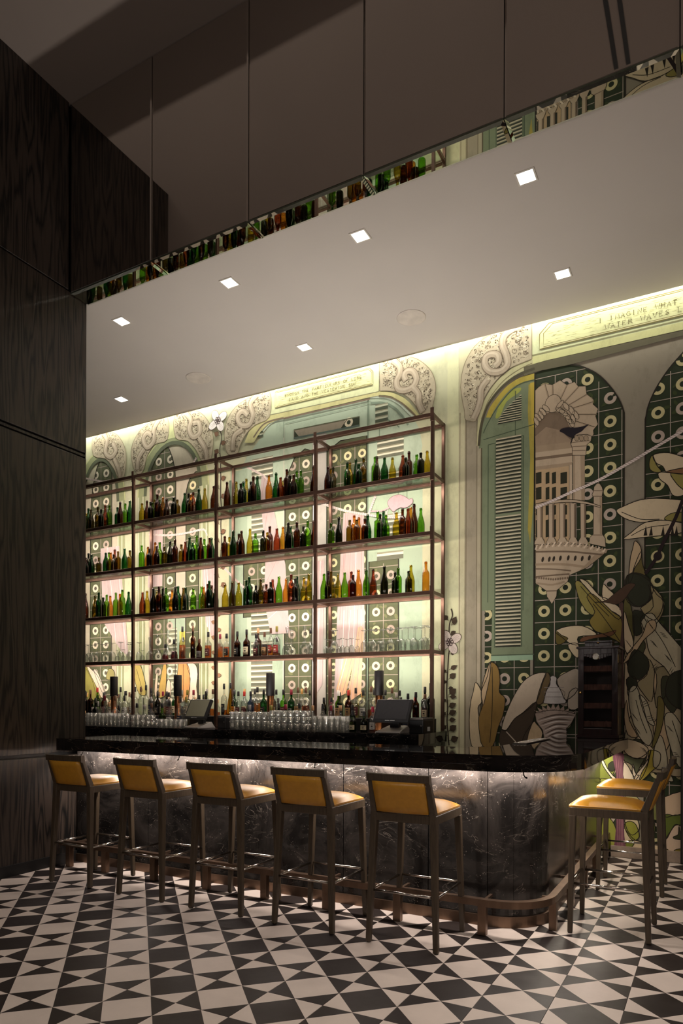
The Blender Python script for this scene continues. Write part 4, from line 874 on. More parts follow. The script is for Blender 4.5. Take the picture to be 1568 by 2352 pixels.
leaf(R2, [(1210, 720), (1260, 700), (1280, 760), (1230, 800)], LD, 2.9); lf.stroke(sm(R2([(1170, 230), (1192, 340), (1180, 520), (1184, 700), (1190, 900)]), 4, False), .028, (86, 64, 58), 2); lf.stroke(sm(R2([(1180, 230), (1200, 300), (1190, 450)]), 4, False), .012, (86, 64, 58), 2)
leaf(R2, [(915, 470), (940, 450), (1000, 440), (1080, 425), (1145, 408), (1110, 445), (1000, 460), (930, 482)], (122, 84, 58), 1.8, lw=.004)
# left group by the pilaster (R2)
leaf(R2, [(255, 738), (290, 790), (295, 860), (270, 900), (285, 1000), (300, 1140), (230, 1140), (215, 980), (225, 860), (240, 800)], (206, 188, 154), 1.5)
leaf(R2, [(350, 612), (395, 640), (410, 720), (405, 800), (442, 840), (430, 940), (400, 1020), (365, 1140), (300, 1140), (280, 1060), (275, 960), (300, 880), (290, 800), (330, 700)], (140, 112, 60), 2, [(360, 640), (362, 800), (358, 960), (345, 1120)])
leaf(R2, [(350, 608), (318, 680), (292, 790), (300, 890), (325, 800), (345, 700)], LT, 2.4)
leaf(R2, [(420, 1030), (450, 930), (500, 820), (560, 730), (630, 685), (700, 680), (680, 740), (640, 860), (560, 930), (500, 970), (455, 1040)], (206, 190, 168), 2)
leaf(R2, [(415, 1040), (450, 1040), (500, 970), (555, 930), (640, 860), (625, 960), (590, 1060), (560, 1140), (415, 1140)], (70, 58, 46), 2.4); leaf(R2, [(640, 860), (700, 680), (730, 720), (700, 800), (680, 870)], (110, 92, 62), 2.2)
leaf(R2, [(770, 720), (840, 670), (905, 655), (905, 780), (830, 850), (800, 800)], (190, 176, 158), 2.2); leaf(R2, [(850, 800), (905, 780), (905, 900), (840, 900)], (200, 186, 168), 2); leaf(R2, [(560, 1080), (620, 990), (640, 1000), (680, 1060), (640, 1140), (560, 1140)], LT, 2.3)
lf.stroke(R2([(450, 1050), (510, 1115)]), .01, (190, 176, 160), 3.4)
# below the bar top, right (R3)
leaf(R3, [(440, 850), (500, 770), (600, 760), (640, 850), (620, 960), (560, 1060), (440, 1100)], (132, 140, 62), 0); leaf(R3, [(430, 1080), (520, 1060), (640, 1100), (700, 1300), (560, 1400), (430, 1400)], (150, 156, 66), 0)
leaf(R3, [(455, 830), (480, 820), (530, 920), (600, 1010), (640, 1050), (600, 1060), (520, 960), (470, 880)], (226, 214, 190), 1); leaf(R3, [(545, 870), (610, 830), (640, 900), (600, 960), (550, 940)], LD, .8)
leaf(R3, [(740, 740), (820, 770), (900, 800), (1000, 800), (960, 880), (900, 990), (860, 900), (800, 850), (750, 830)], (92, 96, 70), 1); leaf(R3, [(560, 640), (680, 590), (780, 600), (880, 590), (990, 660), (1040, 740), (980, 800), (840, 740), (740, 690), (640, 720)], LB, .6, [(700, 640), (800, 640), (960, 760)])
leaf(R3, [(740, 850), (800, 900), (840, 980), (880, 1060), (740, 1070)], (230, 214, 190), .8); leaf(R3, [(860, 860), (900, 1000), (940, 1010), (880, 1070), (850, 960)], (226, 210, 186), 1.2)
leaf(R3, [(1060, 700), (1130, 690), (1200, 720), (1215, 780), (1190, 880), (1100, 960), (1000, 1060), (940, 1080), (980, 960), (1050, 850)], (168, 152, 62), 2); leaf(R3, [(1090, 690), (1060, 780), (1000, 880), (900, 1000), (880, 1080), (960, 1060), (1040, 900)], (222, 204, 176), 1.6)
leaf(R3, [(1230, 900), (1300, 940), (1380, 1080), (1300, 1080), (1240, 1000)], LG, 1.2); leaf(R3, [(1240, 1320), (1320, 1270), (1400, 1240), (1560, 1230), (1560, 1500), (1400, 1520), (1260, 1540)], (206, 180, 152), 1.5)
leaf(R3, [(1260, 1550), (1300, 1510), (1400, 1530), (1560, 1500), (1560, 1700), (1420, 1640), (1360, 1700), (1280, 1840), (1240, 1700)], (92, 104, 42), 1.8); leaf(R3, [(1270, 1860), (1350, 1720), (1420, 1650), (1560, 1700), (1560, 2000), (1300, 1980)], (206, 182, 158), 1.4)
leaf(R3, [(1380, 1800), (1440, 1770), (1450, 1660), (1480, 1780), (1560, 1770), (1560, 1830), (1400, 1830)], (58, 60, 34), 2.2); leaf(R3, [(1260, 1970), (1300, 1960), (1350, 2010), (1420, 1960), (1560, 1970), (1560, 2060), (1260, 2040)], (122, 108, 46), 2.4)
leaf(R3, [(750, 1640), (820, 1600), (900, 1650), (940, 1800), (860, 1850), (780, 1750)], (150, 150, 60), 1); leaf(R3, [(470, 1560), (560, 1560), (640, 1700), (640, 1900), (460, 1960)], (150, 152, 66), .6); leaf(R3, [(740, 1700), (800, 1760), (900, 1850), (1100, 1880), (1240, 1900), (1240, 1990), (760, 1990)], (218, 198, 164), .9)
leaf(R3, [(750, 1900), (820, 1850), (880, 1880), (800, 1980), (750, 1980)], (118, 128, 50), 1.4); leaf(R3, [(1080, 1560), (1130, 1600), (1140, 1740), (1090, 1820)], (120, 134, 52), 1.4); leaf(R3, [(760, 1560), (900, 1560), (940, 1700), (850, 1780), (780, 1700)], (214, 196, 160), .8)
leaf(R3, [(760, 1280), (900, 1280), (940, 1320), (940, 1560), (760, 1560)], (170, 160, 110), .4, smooth=1)
leaf(R3, [(1080, 1300), (1180, 1250), (1240, 1320), (1240, 1560), (1100, 1560)], (120, 122, 70), .6)
# purple trunk
lf.poly(sm(R3([(600, 740), (740, 740), (730, 900), (735, 1100), (740, 1500), (750, 1800), (765, 1990), (620, 1990), (640, 1700), (636, 1300), (640, 1000)]), 3), (112, 70, 84), 1.9)
for x in (660, 685, 705, 722): lf.stroke(R3([(x-20, 760), (x, 1000), (x, 1500), (x+8, 1980)]), .007, (150, 104, 112), 2.6)
# leaves behind the shelves low down
leaf(Z3, [(45, 540), (90, 560), (150, 640), (190, 740), (180, 800), (45, 800)], (156, 150, 78), 0, [(70, 560), (120, 660), (150, 790)]); leaf(Z3, [(70, 535), (110, 560), (170, 630), (230, 790), (190, 790), (150, 700)], (226, 212, 190), .8)
leaf(Z3, [(130, 560), (165, 590), (200, 680), (235, 780), (205, 760), (160, 660)], (228, 214, 196), 1); leaf(Z3, [(232, 640), (250, 560), (280, 560), (300, 590), (290, 640)], (150, 144, 90), .8)
leaf(Z3, [(460, 530), (510, 530), (540, 620), (560, 760), (500, 760), (465, 640)], (176, 160, 90), .8, [(480, 560), (530, 740)]); leaf(Z3, [(625, 740), (640, 600), (655, 600), (650, 700), (640, 790)], (230, 210, 180), 1)
leaf(Z3, [(655, 780), (680, 620), (700, 520), (722, 520), (725, 600), (715, 760), (690, 790)], (186, 156, 86), 1.2); leaf(Z3, [(720, 800), (725, 680), (745, 640), (760, 700), (755, 790)], (232, 206, 180), 1)
leaf(Z3, [(820, 800), (822, 520), (890, 515), (915, 600), (905, 800)], (206, 150, 92), 1.2, [(862, 520), (862, 790)]); leaf(Z3, [(892, 520), (960, 520), (980, 600), (970, 700), (975, 800), (905, 800), (920, 640)], (234, 214, 190), 1)
lf.build('painted_banana_leaves', mural)
# ------------------------------------------------------------------ bar counter
M_MARB = marble('grey_marble', (26, 24, 23), (80, 74, 70), (176, 164, 152), .2)
M_MTOP = marble('polished_black_marble', (12, 11, 11), (48, 43, 41), (150, 138, 126), .03)
M_CHROME = simple('chrome', (205, 198, 190), .14, metal=1.0, noise=.04)
def lshape(yf, xr, r, yin, xin, r2, xl, yend=WALL_Y-.018, n=14, n2=8):
    o = [(xl, yf)]
    o += [(xr-r+r*sin(t), yf+r-r*cos(t)) for t in [pi/2*k/n for k in range(n+1)]]
    o += [(xr, yend), (xin, yend)]
    o += [(xin-r2+r2*cos(t), yin+r2-r2*sin(t)) for t in [pi/2*k/n2 for k in range(n2+1)]]
    o += [(xl, yin)]
    return o
bar = empty('bar_counter', (-2.9, 4.4, 0)); tag(bar, 'curved black and grey marble bar counter with bronze foot rail', 'bar counter')
bar.location = (0, 0, 0)
# top with a drip groove line
mb = MB(); mb.prism(lshape(3.985, -.715, .52, 4.64, -1.37, .30, -4.89), .990, 1.088)
mb.build('counter_top', M_MTOP, bar, bevel=.003)
# carcass
MB().prism(lshape(4.29, -.985, .30, 4.62, -1.37, .28, -4.93), .0, .989).build('carcass', M_BLACK, bar)
# marble facing, one panel per sheet
def facing(path, z0, z1, t):
    """closed slab along an open path, thickness towards the right-hand side"""
    mb = MB(); n = len(path); ins = []
    for i, p in enumerate(path):
        a = path[max(0, i-1)]; b = path[min(n-1, i+1)]; dx, dy = b[0]-a[0], b[1]-a[1]; l = math.hypot(dx, dy)
        ins.append((p[0]-dy/l*t, p[1]+dx/l*t))
    vs_ = [(x, y, z0) for x, y in path]+[(x, y, z1) for x, y in path]+[(x, y, z0) for x, y in ins]+[(x, y, z1) for x, y in ins]
    fs = []
    for i in range(n-1): fs += [(i, i+1, n+i+1, n+i), (2*n+i+1, 2*n+i, 3*n+i, 3*n+i+1), (n+i, n+i+1, 3*n+i+1, 3*n+i), (i+1, i, 2*n+i, 2*n+i+1)]
    fs += [(0, n, 3*n, 2*n), (n-1, 3*n-1, 4*n-1, 2*n-1)]
    mb.add(vs_, fs, 0, False); return mb
XR, YF, RR = -.955, 4.25, .31
arc = lambda a, b, n=6: [(XR-RR+RR*sin(t), YF+RR-RR*cos(t)) for t in [a+(b-a)*k/n for k in range(n+1)]]
gp = .0025
xs = [-4.945, -4.11, -3.20, -2.29, -1.66, XR-RR]
for a, b in zip(xs[:-1], xs[1:]):
    facing([(a+gp, YF), (b-gp, YF)], .07, .988, .03).build('marble_panel', M_MARB, bar, bevel=.0015, seg=1)
for a, b in ((.006, .513), (.519, 1.043), (1.049, 1.564)): facing(arc(a, b), .07, .988, .03).build('marble_panel', M_MARB, bar)
ys = [YF+RR, 5.1, 5.95, WALL_Y-.018]
for a, b in zip(ys[:-1], ys[1:]): facing([(XR, a+gp), (XR, b-gp)], .07, .988, .03).build('marble_panel', M_MARB, bar, bevel=.0015, seg=1)
pl = [(-4.95, YF-.014)]+[(XR-RR+(RR+.014)*sin(t), YF+RR-(RR+.014)*cos(t)) for t in [pi/2*k/14 for k in range(15)]]+[(XR+.014, WALL_Y-.018)]
mbp = facing(pl, .0, .068, .02); mbp.build('kick_plate', M_BRONZE2, bar)
# foot rail with posts and wall brackets
rl = [(-4.93, 4.045)]+[(-.865-.33+.33*sin(t), 4.045+.33-.33*cos(t)) for t in [pi/2*k/12 for k in range(13)]]+[(-.865, 6.74)]
facing([(x, y-.02) if i == 0 else (x, y) for i, (x, y) in enumerate([(p[0], p[1]) for p in rl])][0:0] or rl, .176, .218, .045).build('foot_rail', M_BRONZE2, bar)
def post(x, y, side):
    mb = MB()
    if side: mb.box(x-.045+.0, y-.025, .002, x, y+.025, .178)
    else: mb.box(x-.025, y, .002, x+.025, y+.045, .178)
    mb.build('rail_post', M_BRONZE2, bar, bevel=.002, seg=1)
    mb = MB()
    if side: mb.box(XR, y-.009, .185, x-.04, y+.009, .203)
    else: mb.box(x-.009, y+.04, .185, x+.009, YF, .203)
    mb.build('rail_bracket', M_BRONZE2, bar)
for x in (-4.82, -4.40, -3.87, -3.345, -2.822, -2.316, -1.795, -1.24): post(x, 4.045, False)
for y in (4.37, 4.95, 5.5, 6.05, 6.62): post(-.865, y, True)
# bag hooks under the top
for x in (-4.72, -3.66, -2.44, -1.36, -.84):
    y = 4.12 if x < -1.0 else 4.9
    dx, dy = (0, -1) if x < -1.0 else (1, 0)
    if x == -1.36: x, y, dx, dy = -1.02, 4.16, .3, -.9
    MB().tube([(x, y, .99), (x+dx*.004, y+dy*.004, .965), (x+dx*.018+.008, y+dy*.02, .952), (x+dx*.035+.016, y+dy*.036, .950)], [.004, .004, .004, .006], 8).build('bag_hook', M_BLACK, bar)
# light strip profile under the top and its light
facing([(-4.9, 4.235), (-1.27, 4.235)], .974, .988, -.012).build('led_strip', emit('led_face', (255, 238, 222), 5.0), bar)
area('under_bar_light', (-3.08, 4.185, .982), (radians(24), 0, 0), 3.6, .02, CFG['under']*3.6, (1, .88, .80), parent=None)
for k, t in enumerate((.25, .75, 1.25)):
    x = XR-RR+(RR+.06)*sin(t); y = YF+RR-(RR+.06)*cos(t)
    area('under_bar_light', (x, y, .982), (radians(24)*cos(t), radians(24)*sin(t)*1.0, t) if False else (radians(22), 0, t), .17, .02, CFG['under']*.17, (1, .88, .80))
area('under_bar_light', (-.895, 5.65, .982), (radians(22), 0, pi/2), 2.1, .02, CFG['under']*1.5, (1, .88, .72))
# inner lower working shelf behind the front slab
MB().box(-4.9, 4.645, .80, -1.72, 5.02, .90).build('work_shelf', simple('brushed_steel', (70, 68, 66), .3, metal=.8), bar)
# rubber mat with small nubs on the end of the top
mat = empty('bar_mat', (-1.27, 5.6, 1.089)); tag(mat, 'narrow perforated metal drip mat on bar top along its inner edge', 'bar mat')
mb = MB(); mb.box(-.085, -.42, 0, .02, .42, .006); mb.build('tray', M_CHROME, mat)
mb = MB()
for j in range(40):
    for i in range(4): mb.lathe([(.006, 0), (.006, .004), (.002, .005)], (-.07+i*.024, -.41+j*.021, .006), 6)
o = mb.build('nub', M_CHROME, mat); o['kind'] = 'stuff'

# ------------------------------------------------------------------ back counter
bc = empty('back_counter'); tag(bc, 'long black marble back counter below the bronze shelving', 'counter')
MB().prism([(-8.15, 5.845), (-2.40, 5.845), (-2.385, 5.86), (-2.44, WALL_Y-.018), (-8.15, WALL_Y-.018)], 1.005, 1.11).build('counter_top', M_MTOP, bc, bevel=.002)
MB().prism([(-8.15, 5.93), (-2.45, 5.93), (-2.47, WALL_Y-.018), (-8.15, WALL_Y-.018)], 0, .92).build('carcass', M_BLACK, bc)
MB().prism([(-8.15, 5.90), (-2.44, 5.90), (-2.46, WALL_Y-.018), (-8.15, WALL_Y-.018)], .92, 1.004).build('marble_band', M_MARB, bc)
for k in range(7):
    x0 = -8.1+k*.81; MB().box(x0+.004, 5.912, .10, x0+.802, 5.93, .91).build('door', M_DARKWOOD, bc, bevel=.002, seg=1)
    MB().box(x0+.70, 5.895, .55, x0+.715, 5.912, .75).build('handle', M_BRONZE, bc)
# raised step that carries the rear rows of bottles
rz = empty('bottle_riser'); tag(rz, 'low black two-step riser under the rear bottles on back counter', 'riser')
for (a, b) in ((-7.75, -6.50), (-6.41, -5.20), (-5.10, -3.86), (-3.76, -2.54)): MB().box(a, 6.44, 1.111, b, 6.72, 1.235).build('step', M_BLACK, rz, bevel=.003)

# ------------------------------------------------------------------ shelving
sh = empty('bar_shelving'); tag(sh, 'tall bronze framed shelving with glass shelves in front of the mural', 'shelving')
PX = [-7.80, -6.468, -5.152, -3.808, -2.474]     # post centres
LEV = [4.25, 3.67, 3.087, 2.502, 1.922]           # upper faces of the rails
YA, YB, PW = 6.405, 6.742, .032
M_SHG = tinted_glass('shelf_glass', (.93, .97, .93), (.62, .82, .70), fac=1.0)
for i, x in enumerate(PX):
    zb = 1.112
    MB().box(x-PW/2, YA, zb, x+PW/2, YA+PW, 4.25).build('post', M_BRONZE, sh, bevel=.002, seg=1)
    xb = x if i == 4 else x+.012
    MB().box(xb-PW/2, YB-PW, zb, xb+PW/2, YB, 4.25).build('post', M_BRONZE, sh, bevel=.002, seg=1)
    for z in LEV:
        MB().box(x-PW/2+.004, YA+PW, z-.034, x+PW/2-.004, YB-PW, z).build('side_rail', M_BRONZE, sh)
        # riveted bracket on the front of the joint
        mb = MB(); mb.box(x-PW/2-.003, YA-.004, z-.085, x+PW/2+.003, YA, z+.05)
        pass
        o = mb.build('bracket', M_BRONZE, sh, bevel=.0015, seg=1)
for i in range(4):
    a, b = PX[i]+PW/2, PX[i+1]-PW/2
    for k, z in enumerate(LEV):
        MB().box(a, YA, z-.038, b, YA+.03, z).build('rail', M_BRONZE, sh, bevel=.0015, seg=1)
        mb = MB(); mb.box(a, YB-.03, z-.038, b, YB, z); mb.box(a, YB-.036, z-.034, b, YB-.03, z-.024); mb.box(a, YB-.036, z-.016, b, YB-.03, z-.006)
        mb.build('rail', M_BRONZE, sh)
        if k: MB().box(a+.002, YA+.031, z-.010, b-.002, YB-.031, z-.002).build('glass_shelf', M_SHG, sh)
        # led profile behind the front rail
        MB().box(a+.02, YA+.031, z-.040, b-.02, YA+.043, z-.028).build('led_strip', M_BRONZE2, sh)
        area('shelf_light', ((a+b)/2, YA+.05, z-.044), (radians(38), 0, 0), b-a-.04, .012, CFG['led']*(1 if k else .5), LED)

# ------------------------------------------------------------------ bar stools
M_SWOOD = wood('walnut_stain', (66, 55, 43), (76, 64, 50), .38, 1.6)
M_LEATH = simple('mustard_leather', (198, 142, 46), .32, noise=.08, nscale=30, spec=.5, bump=.04)
M_PIPE = simple('leather_piping', (214, 164, 96), .35)
def stool():
    r = empty('bar_stool')
    legs = []
    def leg(x0, y0, x1, y1, z1, w0, w1, nm_='leg'):
        MB().bar((x0, y0, 0.004), (x1, y1, z1), (w0, w0), (w1, w1)).build(nm_, M_SWOOD, r, bevel=.004)
        g = MB(); g.lathe([(.013, 0), (.013, .006)], (x0, y0, 0), 10); g.build('glide', M_BLACK, r)
    for s in (-1, 1):
        leg(s*.212, .215, s*.186, .205, .712, .028, .040)
        # rear leg runs on into the leaning back post
        leg(s*.208, -.222, s*.182, -.195, .76, .030, .042)
        MB().bar((s*.182, -.195, .758), (s*.176, -.268, .955), (.036, .040), (.028, .030)).build('back_post', M_SWOOD, r, bevel=.004)
    # seat rails
    for s in (-1, 1): MB().box(s*.186-.017, -.195, .71, s*.186+.017, .225, .76).build('seat_rail', M_SWOOD, r, bevel=.003)
    MB().box(-.168, -.213, .71, .168, -.18, .758).build('seat_rail', M_SWOOD, r, bevel=.003); MB().box(-.168, .19, .71, .168, .224, .759).build('seat_rail', M_SWOOD, r, bevel=.003)
    # top rail, hollowed towards the sitter
    n = 10; F = []; B = []
    for k in range(n+1):
        x = -.192+.384*k/n; d = .016*(1-(x/.192)**2); F.append((x, -.262-d)); B.append((x, -.288-d))
    vs_ = []; fs = []
    for (x, y), (x2, y2) in zip(F, B): vs_ += [(x2, y2, .948), (x, y, .948), (x, y-.004, .992), (x2, y2-.004, .992)]
    for k in range(n):
        a, b = 4*k, 4*k+4
        for i in range(4): fs.append((a+i, b+i, b+(i+1) % 4, a+(i+1) % 4))
    fs += [(3, 2, 1, 0), tuple(4*n+i for i in range(4))]
    mb = MB(); mb.add(vs_, [tuple(reversed(f)) for f in fs], 0); mb.build('top_rail', M_SWOOD, r, bevel=.004)
    # upholstered back panel following the posts
    mb = MB(); n = 8; vs_ = []
    for j in range(5):
        z = .766+.186*j/4; yb = -.198-.072*(j/4)
        for k in range(n+1):
            x = (-.158-.0*j)+.316*k/n; d = .012*(1-(x/.158)**2)
            vs_.append((x, yb-d-.022, z))
        for k in range(n+1):
            x = -.158+.316*k/n; d = .012*(1-(x/.158)**2); pu = .010*sin(pi*j/4)*(1-(x/.158)**4)
            vs_.append((x, yb-d+.014+pu, z))
    fs = []; R = 2*(n+1)
    for j in range(4):
        for k in range(n):
            a = j*R+k; fs.append((a, a+1, a+R+1, a+R)); c = j*R+n+1+k; fs.append((c+1, c, c+R, c+R+1))
        fs.append((j*R, j*R+R, j*R+R+n+1, j*R+n+1)); fs.append((j*R+n, j*R+2*n+1, j*R+R+2*n+1, j*R+R+n))
    fs.append(tuple(list(range(n+1))+[n+1+k for k in range(n, -1, -1)])[::-1]); fs.append(tuple([4*R+k for k in range(n+1)]+[4*R+n+1+k for k in range(n, -1, -1)]))
    mb.add(vs_, fs, 0, True); mb.build('back_panel', M_LEATH, r)
    # seat cushion: domed pad with a welt
    n = 14; vs_ = []; fs = []; hx, y0, y1 = .190, -.178, .228
    for j in range(n+1):
        for i in range(n+1):
            u, v = -1+2*i/n, -1+2*j/n; e = (1-abs(u)**3.2)*(1-abs(v)**3.2)
            z = .768+.050*max(0, e)**.55*(.9+.1*v)
            vs_.append((u*hx*(1-.0), (y0+y1)/2+v*(y1-y0)/2, z))
    for j in range(n):
        for i in range(n): a = j*(n+1)+i; fs.append((a, a+1, a+n+2, a+n+1))
    mb = MB(); mb.add(vs_, fs, 0, True); mb.box(-hx, y0, .7605, hx, y1, .769); cu = mb.build('seat_cushion', M_LEATH, r)
    pts = [(-hx, y0), (hx, y0), (hx, y1), (-hx, y1)]
    c = .02; loop = []
    for k in range(4):
        x, y = pts[k]; px, py = pts[k-1]; nx, ny = pts[(k+1) % 4]
        d1 = Vector((px-x, py-y)).normalized(); d2 = Vector((nx-x, ny-y)).normalized()
        for t in (0, .5, 1):
            a = (x+d1.x*c*(1-t)**1+d2.x*c*t, y+d1.y*c*(1-t)+d2.y*c*t); loop.append((a[0], a[1], .770))
    MB().tube(loop+[loop[0]], .0035, 6, caps=False).build('piping', M_PIPE, cu)
    # foot rails: slim chrome tubes
    z = .305; q = (1-z/.76)
    fx = lambda s: s*(.186+.026*q); yr = -.195-.027*q; yf = .205+.010*q
    for a, b in (((fx(-1), yr, z), (fx(1), yr, z)), ((fx(-1), yf, z), (fx(1), yf, z)), ((fx(-1), yr, z-.004), (fx(-1), yf, z-.004)), ((fx(1), yr, z-.004), (fx(1), yf, z-.004))):
        MB().tube([a, b], .0075, 10).build('foot_rail', M_CHROME, r)
    return r
st0 = stool(); LBL = ['mustard leather bar stool nearest the dark wooden wall', 'second mustard bar stool from the wooden wall, along the bar front', 'middle of the five mustard bar stools along the bar front', 'fourth mustard bar stool from the wooden wall, along the bar front', 'mustard bar stool at the front, nearest the curved bar corner',
 'mustard bar stool at the bar end, nearer the camera of the pair', 'mustard bar stool at the bar end, closest to the painted mural']
for k, (x, y, rz_) in enumerate([(-4.335, 3.885, .0), (-3.605, 3.875, 0), (-2.925, 3.868, 0), (-2.240, 3.858, 0), (-1.577, 3.852, 0), (-.572, 4.578, pi/2), (-.575, 5.69, pi/2)]):
    o = st0 if k == 0 else copy_tree(st0)
    o.location = (x, y, 0); o.rotation_euler = (0, 0, rz_+[.01, -.008, .004, -.004, .0, 0, .01][k])
    tag(o, LBL[k], 'bar stool', 'mustard leather bar stools at the bar')

# ------------------------------------------------------------------ humidor
M_MAHOG = wood('mahogany', (20, 8, 8), (34, 14, 13), .2, 1.2); M_BRASS = simple('brass', (196, 160, 96), .25, metal=1)
M_CEDAR = wood('cedar', (96, 62, 50), (126, 86, 70), .6, 1.5); M_PANE = tinted_glass('cabinet_glass', (.86, .84, .84), (.5, .48, .48), fac=1.0)
hu = empty('cigar_cabinet', (-.93, 6.58, 1.089)); tag(hu, 'tall mahogany cigar cabinet with glass door standing on bar end', 'cabinet')
X0, X1, Y0, Y1, H_ = -.165, .165, -.16, .14, .80
MB().box(X0-.012, Y0-.01, 0, X1+.012, Y1+.01, .03).build('base', M_MAHOG, hu, bevel=.004); MB().box(X0-.014, Y0-.012, H_-.012, X1+.014, Y1+.012, H_+.01).build('top', M_MAHOG, hu, bevel=.004)
MB().box(X0, Y0+.022, .03, X0+.016, Y1, H_-.012).build('side', M_MAHOG, hu); MB().box(X1-.016, Y0+.022, .03, X1, Y1, H_-.012).build('side', M_MAHOG, hu); MB().box(X0+.016, Y1-.012, .03, X1-.016, Y1, H_-.012).build('back', M_MAHOG, hu)
dr = MB(); dr.box(X0, Y0, .03, X0+.048, Y0+.02, H_-.012); dr.box(X1-.048, Y0, .03, X1, Y0+.02, H_-.012); dr.box(X0+.048, Y0, .03, X1-.048, Y0+.02, .085); dr.box(X0+.048, Y0, H_-.06, X1-.048, Y0+.02, H_-.012)
# arched upper rail of the door
for k in range(10):
    x = X0+.048+(X1-X0-.096)*k/10; x2 = x+(X1-X0-.096)/10; c_ = (x+x2)/2; d = .028*(1-cos(pi*c_/(X1-.048)))/2+.004
    dr.box(x, Y0, H_-.06-.05+d, x2, Y0+.019, H_-.0601) if abs(c_) > .0 else None
door_ = dr.build('door', M_MAHOG, hu, bevel=.0015, seg=1)
MB().box(X0+.048, Y0+.008, .085, X1-.048, Y0+.012, H_-.062).build('pane', M_PANE, door_)
kn = MB().lathe([(.011, 0), (.013, .006), (.004, .012), (0, .013)], seg=12).build('knob', M_BRASS, door_); kn.rotation_euler = (pi/2, 0, 0); kn.location = (X0+.022, Y0, .40)
for z in (.13, .66): MB().box(X1-.002, Y0+.012, z, X1+.003, Y0+.03, z+.07).build('hinge', M_BRASS, door_)
hy = MB().lathe([(.030, 0), (.030, .006), (.024, .010), (.023, .006), (0, .006)], seg=24).build('hygrometer', M_CHROME, hu); hy.rotation_euler = (pi/2, 0, 0); hy.location = (-.015, Y0, H_-.08)
d_ = MB().lathe([(.021, .0068), (0, .0070)], seg=20).build('dial', simple('dial_face', (214, 208, 196), .5), hy); mb = MB()
for k in range(12): mb.box(.014*cos(k*pi/6)-.001, .014*sin(k*pi/6)-.001, .0071, .014*cos(k*pi/6)+.001, .014*sin(k*pi/6)+.001, .0078)
mb.box(-.001, -.001, .0071, .001, .013, .008); mb.build('dial_marks', M_BLACK, hy)
for i, z in enumerate((.10, .262, .425, .588)):
    mb = MB(); mb.box(X0+.02, Y0+.03, z, X1-.02, Y1-.014, z+.008); mb.box(X0+.02, Y0+.028, z, X1-.02, Y0+.036, z+.05)
    mb.build('tray', M_CEDAR, hu, bevel=.001, seg=1)
M_CIG = simple('tobacco_leaf', (120, 78, 52), .6, noise=.2, nscale=40); cb = MB().tube([(0, -.055, 0), (0, -.05, 0), (0, .05, 0), (0, .058, 0)], [.005, .009, .009, .007], 8).build('cigar', M_CIG)
b_ = MB().tube([(0, -.035, 0), (0, -.022, 0)], .0094, 8, caps=False).build('band', simple('cigar_band', (186, 60, 44), .4), cb)
first = True; WHERE = ['lowest', 'second lowest', 'second highest', 'highest']
for i, z in enumerate((.10, .262, .425, .588)):
    for k in range(11):
        o = cb if first else copy_tree(cb); first = False
        o.location = (-.93+X0+.035+k*.0258, 6.58-.04+random.uniform(-.004, .004), 1.089+z+.0225+(.018 if k % 3 == 1 else 0)); o.rotation_euler = (random.uniform(-.03, .03)+.05, 0, random.uniform(-.04, .04))
        tag(o, '%s banded cigar from the left in the %s tray of the cigar cabinet' % (ORD[k+1], WHERE[i]), 'cigar', 'cigars in the %s cabinet tray' % WHERE[i])
bx = empty('wooden_box', (-.935, 6.56, 1.089+H_+.012)); tag(bx, 'small flat mahogany box with clasp on top of the cigar cabinet', 'box')
MB().box(-.115, -.08, 0, .115, .08, .032).build('body', M_MAHOG, bx, bevel=.003); MB().box(-.117, -.082, .034, .117, .082, .052).build('lid', M_MAHOG, bx, bevel=.003); cl_ = MB().lathe([(.009, 0), (.006, .008), (0, .009)], seg=10).build('clasp', M_BRASS, bx)
cl_.rotation_euler = (pi/2, 0, 0); cl_.location = (0, -.082, .03)

# ------------------------------------------------------------------ tills, printers, lamps
M_TILL = simple('black_plastic', (24, 24, 25), .35, noise=.05); M_GREY = simple('grey_plastic', (76, 71, 67), .4, noise=.05)
M_SCR = simple('screen_glass', (44, 43, 44), .10, noise=.03, spec=.8); M_SCR2 = simple('screen_glass_pale', (120, 118, 100), .15, noise=.03)
M_TXT = simple('printed_white', (200, 200, 198), .6)
def letters(parent, txt, x, z, y, adv, h, tilt=0.0, mat=None, w_=.0011):
    mb = MB()
    for ch in txt:
        for st in GL.get(ch, []):
            for a, b in zip(st[:-1], st[1:]):
                ax, az, bx_, bz = x+a[0]*adv*.7, z+a[1]*h, x+b[0]*adv*.7, z+b[1]*h
                dx, dz = bx_-ax, bz-az; l = math.hypot(dx, dz) or 1e-6; nx, nz = -dz/l*w_, dx/l*w_
                f = [(ax+nx, az+nz), (bx_+nx, bz+nz), (bx_-nx, bz-nz), (ax-nx, az-nz)]
                mb.add([(p[0], y-.0006, p[1]) for p in f]+[(p[0], y, p[1]) for p in f], [(0, 1, 2, 3), (7, 6, 5, 4), (0, 4, 5, 1), (1, 5, 6, 2), (2, 6, 7, 3), (3, 7, 4, 0)])
        x += adv
    return mb.build('lettering', mat or M_TXT, parent)
